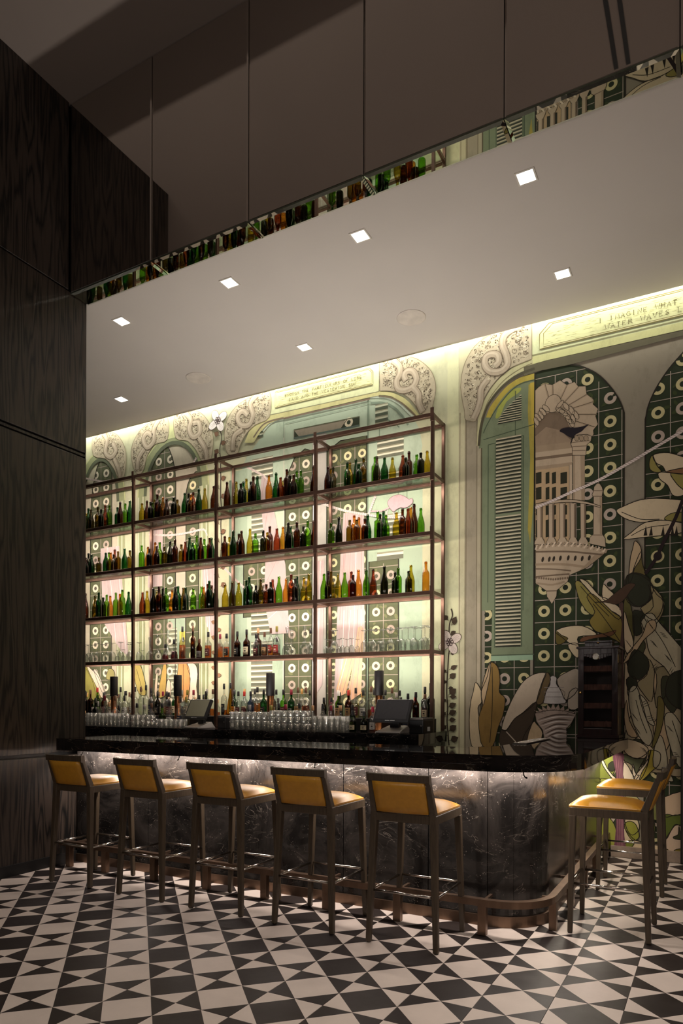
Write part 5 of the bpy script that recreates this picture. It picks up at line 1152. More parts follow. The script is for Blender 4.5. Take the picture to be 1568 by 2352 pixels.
def till(x, y, rz_, scr, label):
    r = empty('payment_terminal', (x, y, 1.1105), rz_); tag(r, label, 'payment terminal', 'payment terminals on the back counter')
    mb = MB(); mb.hexa([(-.14, -.13, 0), (.14, -.13, 0), (.15, .11, 0), (-.15, .11, 0), (-.13, -.12, .014), (.13, -.12, .014), (.10, .09, .07), (-.10, .09, .07)]); mb.build('stand', M_GREY, r, bevel=.006)
    MB().bar((0, .03, .04), (0, .03, .16), (.10, .04)).build('neck', M_TILL, r, bevel=.004)
    h = bpy.data.objects.new('monitor', None)
    mb = MB(); mb.box(-.195, -.018, -.11, .195, .018, .125); mo = mb.build('monitor', M_TILL, r, bevel=.008); mo.location = (0, -.02, .20); mo.rotation_euler = (radians(-24), 0, 0)
    MB().box(-.172, -.0195, -.082, .172, -.0175, .112).build('screen', scr, mo)
    t_ = letters(mo, 'MICROS ORACLE', -.052, -.100, -.0185, .0082, .0065, w_=.0007)
    return r
till(-2.72, 6.06, radians(-6), M_SCR, 'black touchscreen payment terminal near the shelving end, dark screen')
till(-5.09, 6.06, radians(-14), M_SCR2, 'black touchscreen payment terminal with pale screen, behind the second bar stool')
def printer(x, y, rz_, label):
    r = empty('receipt_printer', (x, y, 1.1105), rz_); tag(r, label, 'printer', 'receipt printers on the back counter')
    MB().box(-.075, -.10, 0, .075, .10, .125).build('body', M_TILL, r, bevel=.006); MB().box(-.073, -.098, .126, .073, .098, .145).build('lid', M_GREY, r, bevel=.006)
    MB().box(-.055, -.06, .1455, .045, -.035, .149).build('paper_slot', M_BLACK, r)
    b = MB().lathe([(.008, 0), (.007, .003), (0, .004)], seg=10).build('button', M_CHROME, r); b.rotation_euler = (pi/2, 0, 0); b.location = (.05, -.10, .07)
    MB().box(.0755, -.02, .02, .0765, .03, .06).build('sticker', M_TXT, r); return r
printer(-2.478, 6.16, radians(-8), 'black receipt printer with grey lid near the shelving end'); printer(-4.765, 6.17, radians(-20), 'black receipt printer with grey lid beside the pale-screened terminal')
M_SHADE = simple('black_lamp_shade', (30, 26, 25), .55, noise=.25, nscale=20); M_COP = simple('copper', (176, 118, 76), .25, metal=1, noise=.12, nscale=12)
for k, x in enumerate((-6.735, -5.68, -4.345, -3.02)):
    r = empty('table_lamp', (x, 6.36, 1.1105)); tag(r, 'slim table lamp, black cylinder shade on copper stem, in the %s shelf bay' % ['first', 'second', 'third', 'fourth'][k], 'lamp', 'table lamps among the bottles')
    MB().lathe([(.050, 0), (.050, .012), (.038, .02), (.036, .36)], seg=20).build('stem', M_COP, r)
    MB().lathe([(.046, .361), (.048, .365), (.048, .605), (.046, .612)], seg=24).build('shade', M_SHADE, r)
# ------------------------------------------------------------------ empty wine bottles on the shelves
GC = {'g': ('bright green', (.40, .68, .14)), 'G': ('dark green', (.10, .32, .12)), 'y': ('olive-yellow', (.78, .66, .16)), 'a': ('amber', (.86, .55, .16)),
      'b': ('dark brown', (.30, .13, .05)), 'k': ('near-black olive', (.13, .13, .06)), 'r': ('reddish brown', (.58, .24, .12)), 'o': ('olive-brown', (.42, .33, .07))}
GM = {k: tinted_glass('bottle_glass_'+v[0].replace(' ', '_').replace('-', '_'), v[1], tuple(c**2.6*.5 for c in v[1]), fac=.9) for k, v in GC.items()}
PROF = {'B': [(.0, .006), (.030, .0), (.038, .004), (.040, .015), (.040, .125), (.0375, .150), (.031, .178), (.023, .205), (.0165, .232), (.014, .262), (.0138, .276), (.0165, .278), (.0165, .288), (.0145, .290), (.0140, .300), (.009, .300), (.009, .28)],
        'C': [(.0, .006), (.030, .0), (.035, .004), (.037, .015), (.037, .180), (.0350, .195), (.027, .210), (.018, .222), (.0145, .235), (.0138, .276), (.0160, .278), (.0160, .292), (.0140, .294), (.0138, .300), (.009, .300), (.009, .28)]}
BMESH = {}
def bottle_mesh(sh_, c):
    if (sh_, c) not in BMESH:
        o = MB().lathe(PROF[sh_], seg=18).build('wine_bottle', GM[c]); BMESH[(sh_, c)] = o.data; bpy.data.objects.remove(o)
    return BMESH[(sh_, c)]
SHN = {'B': 'sloping-shouldered', 'C': 'high-shouldered'}
BAYN = ['leftmost bay', 'second bay', 'third bay', 'end bay']
LVN = {1: 'top bottle shelf', 2: 'middle bottle shelf', 3: 'lowest bottle shelf'}
ROWS = (6.488, 6.572, 6.655)
def place_row(level, bay, ox, oy, sc, items):
    zsh = LEV[level]-.001; used = []; res = []
    for it in sorted(items, key=lambda t: t[0]):
        x, yt, c, s_ = it[:4]; u = ox+x/sc; v = oy+yt/sc
        ok = None
        for k in ((0, 1, 2) if len(res) % 2 == 0 else (1, 0, 2)):
            X = x_at(u, ROWS[k])
            if all(math.hypot(X-a, ROWS[k]-b_) > .082 for a, b_ in used) and PX[bay]+.066 < X < PX[bay+1]-.066: ok = k; break
        if ok is None:
            for k in (0, 1, 2):
                for dx in (-.015, .015, -.03, .03, -.045, .045):
                    X = x_at(u, ROWS[k])+dx
                    if ok is None and all(math.hypot(X-a, ROWS[k]-b_) > .080 for a, b_ in used) and PX[bay]+.066 < X < PX[bay+1]-.066: ok = k; XX = X
            if ok is None: continue
            X = XX
        Y = ROWS[ok]; z = on_y(u, v, Y)[1]; h = max(.235, min(.40, z-zsh)); used.append((X, Y)); res.append((X, Y, h, c, s_))
    res.sort()
    cnt = {}
    for n, (X, Y, h, c, s_) in enumerate(res):
        key = (c, s_); cnt[key] = cnt.get(key, 0)+1
    seen_ = {}
    for n, (X, Y, h, c, s_) in enumerate(res):
        o = bpy.data.objects.new('wine_bottle', bottle_mesh(s_, c)); COL.objects.link(o); o.location = (X, Y, zsh)
        f = 1.0+max(0, h-.31)*1.2; f = min(f, 1.08)
        o.scale = (f, f, h/.300); o.rotation_euler = (0, 0, random.uniform(0, 6))
        seen_[(c, s_)] = seen_.get((c, s_), 0)+1
        tot = cnt[(c, s_)]
        pre = '' if tot == 1 else (ORD[seen_[(c, s_)]]+' from left of the ')
        nm_ = '%s %s wine bottle%s' % (GC[c][0], SHN[s_], '' if tot == 1 else 's')
        lab = ('%s%s, %s, %s' % (pre, nm_, LVN[level], BAYN[bay])) if pre else 'only %s on %s, %s' % (nm_, LVN[level], BAYN[bay])
        tag(o, lab, 'bottle', 'empty wine bottles on the shelves')
def parse(s):
    out = []
    for t in s.split():
        a, b = t.split(':'); x, y = a.split(','); out.append((float(x), float(y), b[0], b[1]))
    return out
A1 = (190, 1100, 5.058); B1 = (490, 1060, 6.272); C1_ = (720, 1010, 5.058); A2 = (190, 1210, 5.058); B2 = (490, 1170, 6.272); C2_ = (720, 1140, 5.058); A3 = (190, 1310, 5.058); B3 = (490, 1290, 6.272); C3_ = (720, 1270, 5.058)
ROW = [(1, 0, A1, '-60,360:gB -20,350:bC 35,400:yB 60,345:GC 90,355:oB 168,325:oC 207,355:kC 255,302:rB 303,308:gC 397,332:GC 428,270:bB 487,288:gC 540,255:GB'),
 (1, 1, A1, '661,290:yB 738,255:bB 780,268:kC 806,275:gB 825,243:yB 860,178:bC 880,240:gB 895,290:oC 925,212:aB 967,232:bB 1050,215:kC 1092,252:oC 1177,165:GB 1222,168:kC 1249,182:aB 1277,158:rB 1341,117:GB 1410,112:yB 1515,85:bB'),
 (1, 2, B1, '187,297:bB 320,295:yB 385,317:kC 423,292:GC 465,253:yB 530,292:kC 566,215:bC 624,215:GB 790,197:aB 893,165:GB 957,228:rB 1000,340:yC 1047,112:bC 1093,197:kC 1147,190:bB 1190,133:gC 1248,130:gC 1435,60:bB'),
 (1, 3, C1_, '158,310:bB 192,335:yC 217,320:oC 383,265:GC 412,260:yB 483,225:GB 517,335:GC 573,205:oC 705,200:gC 725,195:bB 815,207:GB 907,210:yB 1027,180:rB 1061,210:kC 1099,140:bC 1189,175:gC 1236,175:kC 1310,132:yB'),
 (2, 0, A2, '-70,400:GB -25,370:oC 28,380:bB 63,310:kC 97,325:GB 182,357:oC 262,303:GB 298,298:gC 320,300:aB 356,320:bC 366,265:rC 405,287:oC 481,253:GB 542,275:oC'),
 (2, 1, A2, '668,218:gC 698,240:rB 752,235:aB 768,262:kC 836,182:aB 853,222:bB 888,180:gC 942,245:oC 1010,165:kB 1066,150:bC 1140,205:oC 1187,172:rB 1235,118:GB 1270,210:GC 1318,103:gC 1365,125:bB 1407,143:gC 1468,130:bC 1490,130:GB'),
 (2, 2, B2, '112,393:bC 152,345:gC 224,398:yC 278,307:GB 360,353:bC 397,308:bB 520,282:yB 598,345:gC 710,305:kC 768,360:yC 804,245:bC 906,277:rB 993,255:aB 1070,190:kB 1103,245:GB 1195,180:bC 1288,240:kC 1351,168:gC 1440,165:bB'),
 (2, 3, C2_, '197,312:gC 287,242:kB 412,275:oC 465,225:aC 495,270:oC 520,248:aB 590,287:bC 622,213:GB 738,178:gC 765,207:kC 805,172:GB 834,218:gB 955,188:yB 1026,142:bC 1090,142:rB 1123,125:aB 1160,92:bB 1238,140:gB'),
 (3, 0, A3, '-70,300:gC -20,290:aB 28,268:bB 140,290:oB 183,258:GC 234,315:kC 274,284:gC 316,297:aB 381,260:gC 428,273:aC 456,225:gC 529,248:GB'),
 (3, 1, A3, '691,255:rB 743,240:yB 816,210:kB 858,237:yB 882,190:bC 928,200:kB 963,202:gC 1035,225:aB 1073,187:kB 1104,183:GC 1165,200:oB 1192,200:GC 1280,212:gC 1376,188:gC 1398,193:aB 1447,157:bC 1465,122:GC 1492,175:bC 1535,218:GB'),
 (3, 2, B3, '165,330:yB 265,285:oB 359,303:yB 470,265:GC 511,217:GC 607,345:kC 676,247:oB 757,325:bC 821,292:kC 848,257:rB 938,213:gB 1042,245:aB 1115,183:rC 1174,243:kC 1200,217:GB 1300,225:yB 1368,175:yB'),
 (3, 3, C3_, '75,248:gB 124,218:bB 185,213:yB 280,240:yB 357,228:gB 434,218:rC 453,255:bC 516,198:aB 608,200:gB 687,190:rB 817,155:kB 942,225:kC 978,177:gC 1100,210:kC 1125,142:yB 1299,102:aC')]
for lv, bay, (ox, oy, sc), s in ROW: place_row(lv, bay, ox, oy, sc, parse(s))
# three bottles beyond the end post, seen past it
for lv, X, c, s_, h in ((1, -2.545, 'b', 'B', .31), (2, -2.545, 'y', 'C', .22), (3, -2.545, 'G', 'B', .30)):
    pass

# ------------------------------------------------------------------ spirits, decanters
M_CLEAR = tinted_glass('clear_glass', (.95, .96, .95), (.38, .40, .38), fac=2.0, haze=.05)
def liquid(name, rgb): return tinted_glass('liquid_'+name, rgb, tuple(c*c for c in rgb), fac=.4)
LIQ = {'amber': liquid('amber', (.84, .44, .12)), 'red': liquid('red', (.62, .06, .07)), 'brown': liquid('brown', (.36, .14, .06)), 'orange': liquid('orange', (.9, .42, .12)), 'crimson': liquid('crimson', (.40, .04, .07)), 'straw': liquid('straw', (.9, .82, .5))}
CAPM = {k: simple('cap_'+k, v, .4, noise=.05) for k, v in dict(black=(20, 19, 19), brown=(92, 62, 42), cork=(178, 138, 98), crimson=(128, 24, 46), red=(170, 40, 30), white=(214, 210, 202), grey=(136, 130, 124), olive=(120, 112, 40), gold=(170, 130, 70)).items()}
LABM = {k: simple('label_'+k, v, .6, noise=.08, nscale=60) for k, v in dict(black=(24, 22, 22), cream=(206, 190, 156), tan=(168, 132, 88), grey=(150, 142, 136), red=(136, 34, 30), navy=(36, 44, 66), maroon=(88, 30, 32), white=(218, 212, 202)).items()}
INKM = simple('label_ink', (40, 30, 26), .6); INKL = simple('label_ink_pale', (206, 190, 160), .6)
SBODY = {'std': (.036, .60, .012, .92), 'flat': (.044, .62, .013, .90), 'tall': (.026, .66, .011, 1.0), 'dec': (.050, .48, .014, .6), 'cone': (.045, .10, .011, 1.0), 'slim': (.030, .62, .011, .95), 'squat': (.046, .50, .014, .9)}
DESC = {'std': 'round-shouldered bottle', 'flat': 'broad flask-shaped bottle', 'tall': 'tall slender bottle', 'dec': 'wide-bellied decanter', 'cone': 'conical bottle', 'slim': 'slim straight bottle', 'squat': 'squat bottle'}
GLS = {'clear': M_CLEAR, 'green': GM['g'], 'dkgreen': GM['G'], 'brown': GM['b'], 'dark': GM['k'], 'blue': tinted_glass('blue_grey_glass', (.22, .25, .36), (.05, .06, .10)), 'amberg': GM['a']}
def spirit(X, Y, z, H, kind, glass, liq, fill, cap, lab, label, group, ink=True, ball=False):
    R, sh_, nr, cap_f = SBODY[kind]; hb = H*.90
    R = R*min(1.15, max(.8, H/.28))
    r = empty('liquor_bottle' if kind != 'dec' else 'decanter', (X, Y, z), random.uniform(-.15, .15)+atan2(-X, -Y)*0)
    s = sh_*hb
    if kind == 'dec': prof = [(0, .004), (R*.9, 0), (R, .012), (R, s*.5), (R*.82, s*.8), (R*.45, s), (nr, s*1.12), (nr*.95, hb), (nr*1.25, hb+.004), (nr, hb+.006)]
    elif kind == 'cone': prof = [(0, .004), (R, 0), (R, .02), (R*.8, hb*.3), (R*.5, hb*.6), (nr*1.1, hb*.85), (nr, hb)]
    else: prof = [(0, .004), (R*.94, 0), (R, .006), (R, s), (R*.9, s+.012), (R*.55, s+.028), (nr*1.05, s+.045), (nr, hb-.02), (nr*1.15, hb-.015), (nr, hb)]
    sy = .62 if kind == 'flat' else 1
    MB().lathe(prof, seg=18, sy=sy).build('glass_body', GLS[glass], r)
    if liq and fill > 0:
        zt = max(.03, fill*s); pr = [(0, .006), (R*.9, .006), (R*.92, .012)]
        if kind in ('dec',): pr = [(0, .006), (R*.88, .006), (R*.93, .014), (R*.93, min(zt, s*.5))]+([(R*.78, zt)] if zt > s*.55 else [])+[(0, zt+.0005)]
        elif kind == 'cone': pr += [(R*.86*(1-zt/hb)+nr*.5*zt/hb, zt), (0, zt+.0005)]
        else: pr += [(R*.92, zt), (0, zt+.0005)]
        MB().lathe(pr, seg=16, sy=sy).build('liquid', LIQ[liq], r)
    if cap:
        if ball: MB().lathe([(nr*.8, hb-.01), (nr*.9, hb+.004), (.018, hb+.014), (.024, hb+.03), (.018, hb+.047), (0, hb+.054)], seg=10).build('stopper', M_CLEAR if cap == 'glass' else CAPM[cap], r)
        else: MB().lathe([(nr*1.22, hb-.028), (nr*1.25, hb-.026), (nr*1.2, H-.002), (nr*1.0, H), (0, H)], seg=12).build('cap', CAPM[cap], r)
    if lab:
        # paper wrap on the camera side of the body
        z0, z1 = s*.16, s*.68; mb = MB(); n = 10; a0 = -pi/2-.95; a1 = -pi/2+.95; rr = R+.0006; vs_ = []
        for k in range(n+1):
            a = a0+(a1-a0)*k/n
            for (q, zz) in ((rr, z0), (rr, z1)): vs_.append((q*cos(a), q*sin(a)*sy, zz))
        mb.add(vs_, [(2*k, 2*k+2, 2*k+3, 2*k+1) for k in range(n)], 0, True)
        lb = mb.build('label', LABM[lab], r)
        if ink:
            mb = MB(); im = 1 if lab in ('black', 'maroon', 'navy', 'red') else 0
            for (za, zb_, wd) in ((.80, .74, .45), (.55, .38, .30), (.26, .22, .5), (.16, .13, .4)):
                vs_ = []; m = 4
                for k in range(m+1):
                    a = -pi/2-wd+2*wd*k/m
                    for zz in (zb_, za): vs_.append(((rr+.0006)*cos(a), (rr+.0006)*sin(a)*sy, z0+(z1-z0)*zz))
                mb.add(vs_, [(2*k, 2*k+2, 2*k+3, 2*k+1) for k in range(m)], 0)
            mb.build('print', INKL if im else INKM, lb)
    tag(r, label, 'decanter' if kind == 'dec' else 'bottle', group); return r
SUSED = {}
OBST = [(x, 6.36, .052) for x in (-6.735, -5.68, -4.345, -3.02)]+[(-2.478, 6.16, .14), (-4.765, 6.17, .14)]
def srow(zb, Y, fr_, items, where, group, rows=(0, .08, .145)):
    """x,ytop | shape | glass | liquid | fill | cap | label-colour | words"""
    used = SUSED.setdefault(round(zb, 1), list(OBST) if zb < 1.5 else [])
    for it in items:
        x, yt, kind, glass, liq, fill, cap, lab, txt = it[:9]; ball = len(it) > 9
        u = fr_[0]+x/fr_[2]; v = fr_[1]+yt/fr_[2]; done = False
        for dy in rows:
            for dx in (0, -.02, .02, -.04, .04):
                X = x_at(u, Y+dy)+dx
                R = SBODY[kind][0]*1.1
                if all(math.hypot(X-a, Y+dy-b_) > R+c_+.004 for a, b_, c_ in used) and all(abs(X-p_) > R+.018 for p_ in PX) and not (zb > 1.5 and Y+dy+R > 6.70): done = True; break
            if done: break
        if not done: continue
        used.append((X, Y+dy, R)); H = max(.17, min(.42, on_y(u, v, Y+dy)[1]-zb))
        spirit(X, Y+dy, zb, H, kind, glass, liq, fill, cap, lab, txt+', '+where, group, ball=ball)
z4 = LEV[4]-.001; S2 = (190, 1420, 5.058); S3 = (490, 1410, 6.272)
srow(z4, 6.50, S2, [(780, 240, 'dec', 'clear', None, 0, 'glass', None, 'clear decanter with flat stopper', 1), (840, 215, 'dec', 'clear', None, 0, 'glass', None, 'cut crystal decanter with round stopper', 1),
 (944, 300, 'dec', 'clear', 'red', .8, 'black', None, 'squat flared decanter of bright red liquor'), (985, 160, 'dec', 'clear', None, 0, 'glass', None, 'tall clear decanter with pointed stopper', 1), (1060, 250, 'dec', 'dark' if 0 else 'clear', 'crimson', .95, 'black', None, 'flared decanter of dark crimson cognac'),
 (1155, 97, 'std', 'clear', 'amber', .8, 'black', None, 'tall amber bottle with black capsule'), (1193, 222, 'flat', 'clear', 'amber', .42, 'black', 'tan', 'broad clear whiskey flask with tan label'), (1277, 88, 'tall', 'brown', 'brown', .6, 'brown', None, 'very tall slender dark brown bottle'),
 (1320, 240, 'flat', 'brown', 'brown', .7, 'brown', 'grey', 'broad dark brown flask with grey label'), (1455, 160, 'std', 'clear', 'orange', .9, 'black', 'maroon', 'red-amber bourbon bottle with dark label')], 'second bay of the spirit shelf', 'spirits on the middle shelf')
srow(z4, 6.50, S3, [(112, 290, 'std', 'clear', 'orange', .9, 'crimson', None, 'orange-red bottle with crimson capsule'), (187, 285, 'flat', 'clear', 'orange', .8, 'black', 'black', 'broad amber flask with black label'), (341, 253, 'std', 'brown', 'brown', .9, 'black', 'black', 'dark whisky bottle with black label and gold script'), (475, 225, 'std', 'brown', 'brown', .9, 'black', 'cream', 'dark brown bottle with low cream label'),
 (612, 285, 'std', 'clear', 'red', .85, 'black', 'maroon', 'deep red bottle with black cap'), (640, 205, 'std', 'brown', 'brown', .5, 'cork', None, 'brown bottle with cork stopper at the back'), (733, 262, 'std', 'clear', 'brown', .9, 'brown', 'tan', 'whisky bottle with tan label and dark script'), (780, 205, 'slim', 'clear', 'amber', .6, 'brown', 'red', 'tall bottle with red neck label, amber base'), (887, 180, 'std', 'clear', 'amber', .12, 'olive', 'red', 'nearly empty tall bottle with red label band'),
 (935, 340, 'flat', 'clear', 'amber', .1, 'black', 'grey', 'small nearly empty flask with grey label'), (1060, 210, 'dec', 'clear', None, 0, 'glass', None, 'clear decanter behind the square one', 1), (1120, 250, 'dec', 'clear', None, 0, 'glass', None, 'square cut crystal decanter with ball stopper', 1), (1310, 195, 'dec', 'clear', None, 0, 'glass', None, 'plain glass ship decanter with ball stopper', 1), (1400, 205, 'dec', 'clear', None, 0, 'black', None, 'glass decanter with black stopper by the post')], 'third bay of the spirit shelf', 'spirits on the middle shelf')
# counter rows: rear row on the riser, front row on the counter
Q1 = (190, 1540, 7.467); Q2 = (390, 1540, 7.467); Q3 = (590, 1540, 7.467); Q4 = (790, 1540, 6.533)
zr = 1.236; G_ = 'bottles on the back counter'
def gen(lst, suffix):
    return [(x, y, k, g_, l, f, c, lb, t) for (x, y, k, g_, l, f, c, lb, t) in lst]
srow(zr, 6.50, Q1, gen([(40, 345, 'std', 'brown', 'brown', .5, 'black', None, 'brown bottle hard against the wooden wall'), (115, 330, 'std', 'brown', 'brown', .8, 'brown', None, 'brown bottle with brown capsule'), (250, 293, 'std', 'green', None, 0, 'red', None, 'green bottle with tall red capsule'), (360, 383, 'std', 'brown', 'brown', .8, 'black', 'maroon', 'dark bottle with maroon label'),
 (648, 285, 'slim', 'clear', None, 0, 'black', None, 'tall clear bottle with black cap'), (735, 350, 'squat', 'clear', None, 0, 'black', 'white', 'clear squat bottle with white label'), (800, 400, 'std', 'clear', None, 0, 'black', 'white', 'clear bottle beside the shelving post')], ''), 'rear row, bay by the wooden wall', G_)
srow(zr, 6.50, Q1, gen([(915, 280, 'std', 'clear', None, 0, 'black', 'white', 'clear bottle with black pourer cap'), (975, 278, 'slim', 'clear', None, 0, 'brown', None, 'slim clear bottle with dark cap'), (1085, 250, 'std', 'clear', None, 0, 'black', None, 'tall frosted vodka bottle'), (1175, 300, 'std', 'clear', None, 0, 'black', 'navy', 'bottle with navy label'), (1283, 365, 'std', 'dark', None, 0, 'black', 'black', 'dark bottle with black label'), (1375, 360, 'std', 'clear', 'straw', .6, 'crimson', 'cream', 'bottle with burgundy capsule left of the lamp'), (1475, 375, 'std', 'clear', 'amber', .7, 'black', 'maroon', 'amber bottle with maroon label')], ''), 'rear row, second bay', G_)
srow(zr, 6.50, Q2, gen([(208, 335, 'std', 'clear', None, 0, 'grey', 'navy', 'bottle with grey capsule'), (300, 335, 'std', 'clear', 'straw', .7, 'olive', 'cream', 'bottle with olive-green capsule'), (405, 335, 'std', 'clear', None, 0, 'crimson', 'white', 'bottle with crimson capsule right of the lamp'), (460, 420, 'std', 'dark', None, 0, 'black', None, 'short dark bottle'), (575, 355, 'std', 'dark', None, 0, 'black', None, 'dark bottle behind the pale screen'), (635, 318, 'std', 'clear', 'brown', .6, 'grey', None, 'clear bottle with grey cap behind the terminal'), (737, 320, 'std', 'clear', 'amber', .5, 'brown', None, 'clear bottle with brown cap by the post')], ''), 'rear row, second bay', G_)
srow(zr, 6.50, Q2, gen([(905, 225, 'slim', 'clear', 'amber', .35, 'black', 'black', 'tall clear bottle with black label, amber base'), (1040, 215, 'cone', 'amberg', 'brown', .8, 'black', None, 'tall conical dark amber bottle'), (1150, 358, 'std', 'clear', None, 0, 'black', 'maroon', 'clear bottle with dark label'), (1275, 358, 'std', 'clear', 'brown', .6, 'red', 'maroon', 'clear bottle with red cap'), (1385, 355, 'std', 'blue', None, 0, 'black', None, 'blue-grey bottle'), (1500, 285, 'std', 'clear', 'amber', .85, 'black', None, 'clear bottle of pale amber spirit')], ''), 'rear row, third bay', G_)
srow(zr, 6.50, Q3, gen([(90, 325, 'std', 'dkgreen', None, 0, 'black', 'black', 'green bottle left of the lamp'), (330, 325, 'slim', 'clear', None, 0, 'black', None, 'slim clear bottle with black stopper'), (362, 475, 'std', 'clear', 'brown', .7, 'black', 'black', 'dark-labelled bottle, short'), (455, 325, 'std', 'green', None, 0, 'black', 'maroon', 'green bottle with dark capsule'), (562, 325, 'std', 'dkgreen', None, 0, 'crimson', None, 'green bottle with crimson capsule'), (675, 290, 'std', 'clear', None, 0, 'brown', 'tan', 'clear bottle with wooden stopper'), (783, 290, 'flat', 'clear', 'orange', .7, 'brown', None, 'flask of orange liquor'), (905, 340, 'cone', 'clear', None, 0, 'black', None, 'clear conical bottle near the post')], ''), 'rear row, third bay', G_)
srow(zr, 6.50, Q3, gen([(1120, 465, 'std', 'dark', None, 0, 'black', 'black', 'short black-capped bottle'), (1220, 465, 'std', 'clear', 'brown', .7, 'black', 'maroon', 'bottle with maroon label'), (1268, 505, 'std', 'clear', 'crimson', .6, 'crimson', 'white', 'bottle with crimson capsule and white label'), (1340, 345, 'std', 'green', None, 0, 'white', 'tan', 'green bottle with white capsule'), (1445, 375, 'std', 'dark', None, 0, 'black', 'black', 'dark bottle with black label')], ''), 'rear row, end bay', G_)
srow(zr, 6.50, Q4, gen([(65, 295, 'std', 'brown', 'brown', .7, 'red', 'tan', 'brown bottle with red-topped cap'), (175, 260, 'std', 'clear', 'straw', .9, 'black', 'maroon', 'tall bottle with maroon label'), (288, 295, 'std', 'clear', None, 0, 'black', 'white', 'clear bottle with black cap'), (405, 235, 'std', 'clear', 'orange', .5, 'brown', None, 'tall bottle with brown capsule left of lamp'), (590, 375, 'std', 'clear', 'amber', .7, 'black', 'tan', 'amber bottle right of the lamp'), (665, 255, 'std', 'clear', 'orange', .7, 'brown', None, 'tall amber bottle with brown stopper'), (780, 300, 'slim', 'clear', None, 0, 'black', None, 'slim clear bottle above the dark screen'), (850, 400, 'std', 'dark', None, 0, 'black', None, 'black-capped bottle above the dark screen'), (930, 345, 'std', 'blue', None, 0, 'black', None, 'blue bottle above the dark screen'), (1075, 325, 'std', 'brown', None, 0, 'black', None, 'brown bottle behind the green one'),
 (1095, 400, 'std', 'green', None, 0, 'red', 'tan', 'green bottle with tan label'), (1213, 355, 'std', 'clear', 'crimson', .9, 'brown', 'cream', 'crimson liqueur bottle with cream label')], ''), 'rear row, end bay', G_)
# front row standing directly on the counter
zc = 1.1105
FR = [(6.27, Q1, [(220, 470, 'std', 'dark', None, 0, 'black', None, 'dark short bottle'), (265, 525, 'cone', 'clear', None, 0, 'grey', None, 'small clear conical bottle'), (375, 430, 'std', 'clear', None, 0, 'crimson', 'white', 'bottle with crimson neck'), (450, 540, 'squat', 'clear', 'amber', .6, 'cork', 'tan', 'squat bottle with cork'), (540, 430, 'squat', 'clear', None, 0, 'brown', 'cream', 'clear squat bottle with cream label'), (620, 600, 'squat', 'dark', None, 0, 'black', 'black', 'squat black bottle'), (715, 430, 'std', 'clear', None, 0, 'black', None, 'clear bottle near the post')], 'front row, bay by the wooden wall'),
 (6.27, Q1, [(930, 560, 'squat', 'clear', None, 0, 'black', None, 'small clear jar-like bottle'), (1060, 590, 'squat', 'clear', None, 0, 'grey', 'white', 'squat clear gin bottle'), (1180, 560, 'std', 'clear', 'amber', .5, 'brown', 'maroon', 'short bottle with maroon label'), (1360, 560, 'squat', 'green', None, 0, 'black', None, 'small green bottle'), (1490, 520, 'std', 'clear', None, 0, 'black', 'white', 'clear bottle in front of the lamp')], 'front row, second bay'),
 (6.27, Q2, [(180, 440, 'std', 'clear', None, 0, 'black', 'navy', 'bottle with navy label left of the terminal'), (280, 450, 'std', 'clear', 'straw', .5, 'olive', None, 'bottle of pale liqueur beside the terminal')], 'front row, second bay'),
 (6.27, Q2, [(955, 640, 'squat', 'dark', None, 0, 'black', None, 'squat dark bottle behind the printer'), (1070, 640, 'squat', 'brown', None, 0, 'crimson', None, 'squat bottle with pink top'), (1210, 640, 'squat', 'brown', None, 0, 'grey', None, 'squat bottle with grey top'), (1370, 590, 'std', 'clear', None, 0, 'grey', None, 'short clear bottle')], 'front row, third bay'),
 (6.27, Q3, [(240, 600, 'squat', 'green', 'straw', .5, 'olive', 'cream', 'small green liqueur bottle'), (345, 560, 'std', 'dark', None, 0, 'black', 'black', 'black-labelled bottle'), (440, 580, 'std', 'brown', None, 0, 'crimson', 'maroon', 'red-labelled bottle'), (560, 650, 'squat', 'dark', None, 0, 'black', 'navy', 'squat dark bottle'), (700, 560, 'std', 'clear', 'amber', .3, 'black', None, 'clear bottle with black cap'), (810, 640, 'squat', 'clear', 'amber', .5, 'cork', 'tan', 'squat amber bottle'), (900, 600, 'std', 'clear', 'straw', .6, 'cork', None, 'short bottle of pale spirit')], 'front row, third bay'),
 (6.27, Q3, [(1130, 570, 'std', 'clear', 'brown', .6, 'black', 'black', 'short dark bottle'), (1270, 600, 'cone', 'clear', 'crimson', .4, 'crimson', None, 'small conical crimson bottle'), (1400, 600, 'squat', 'clear', 'straw', .6, 'cork', 'cream', 'squat bottle with cream label')], 'front row, end bay'),
 (6.20, Q4, [(130, 600, 'squat', 'green', None, 0, 'black', 'cream', 'squat green bottle with cream label, first of the pair'), (300, 610, 'squat', 'dkgreen', None, 0, 'black', 'cream', 'squat dark green bottle with cream label, nearer the terminal'), (215, 590, 'squat', 'green', None, 0, 'olive', None, 'green bottle between the two cream-labelled ones'), (375, 540, 'std', 'clear', 'orange', .4, 'crimson', 'white', 'bottle with crimson capsule beside the terminal')], 'front row, end bay')]
for Y, q, items, wh in FR: srow(zc, Y, q, [(a, b_, c_, d_, e_, f_, g2, h_, t_) for (a, b_, c_, d_, e_, f_, g2, h_, t_) in items], wh, G_, rows=(0, .06, -.06))
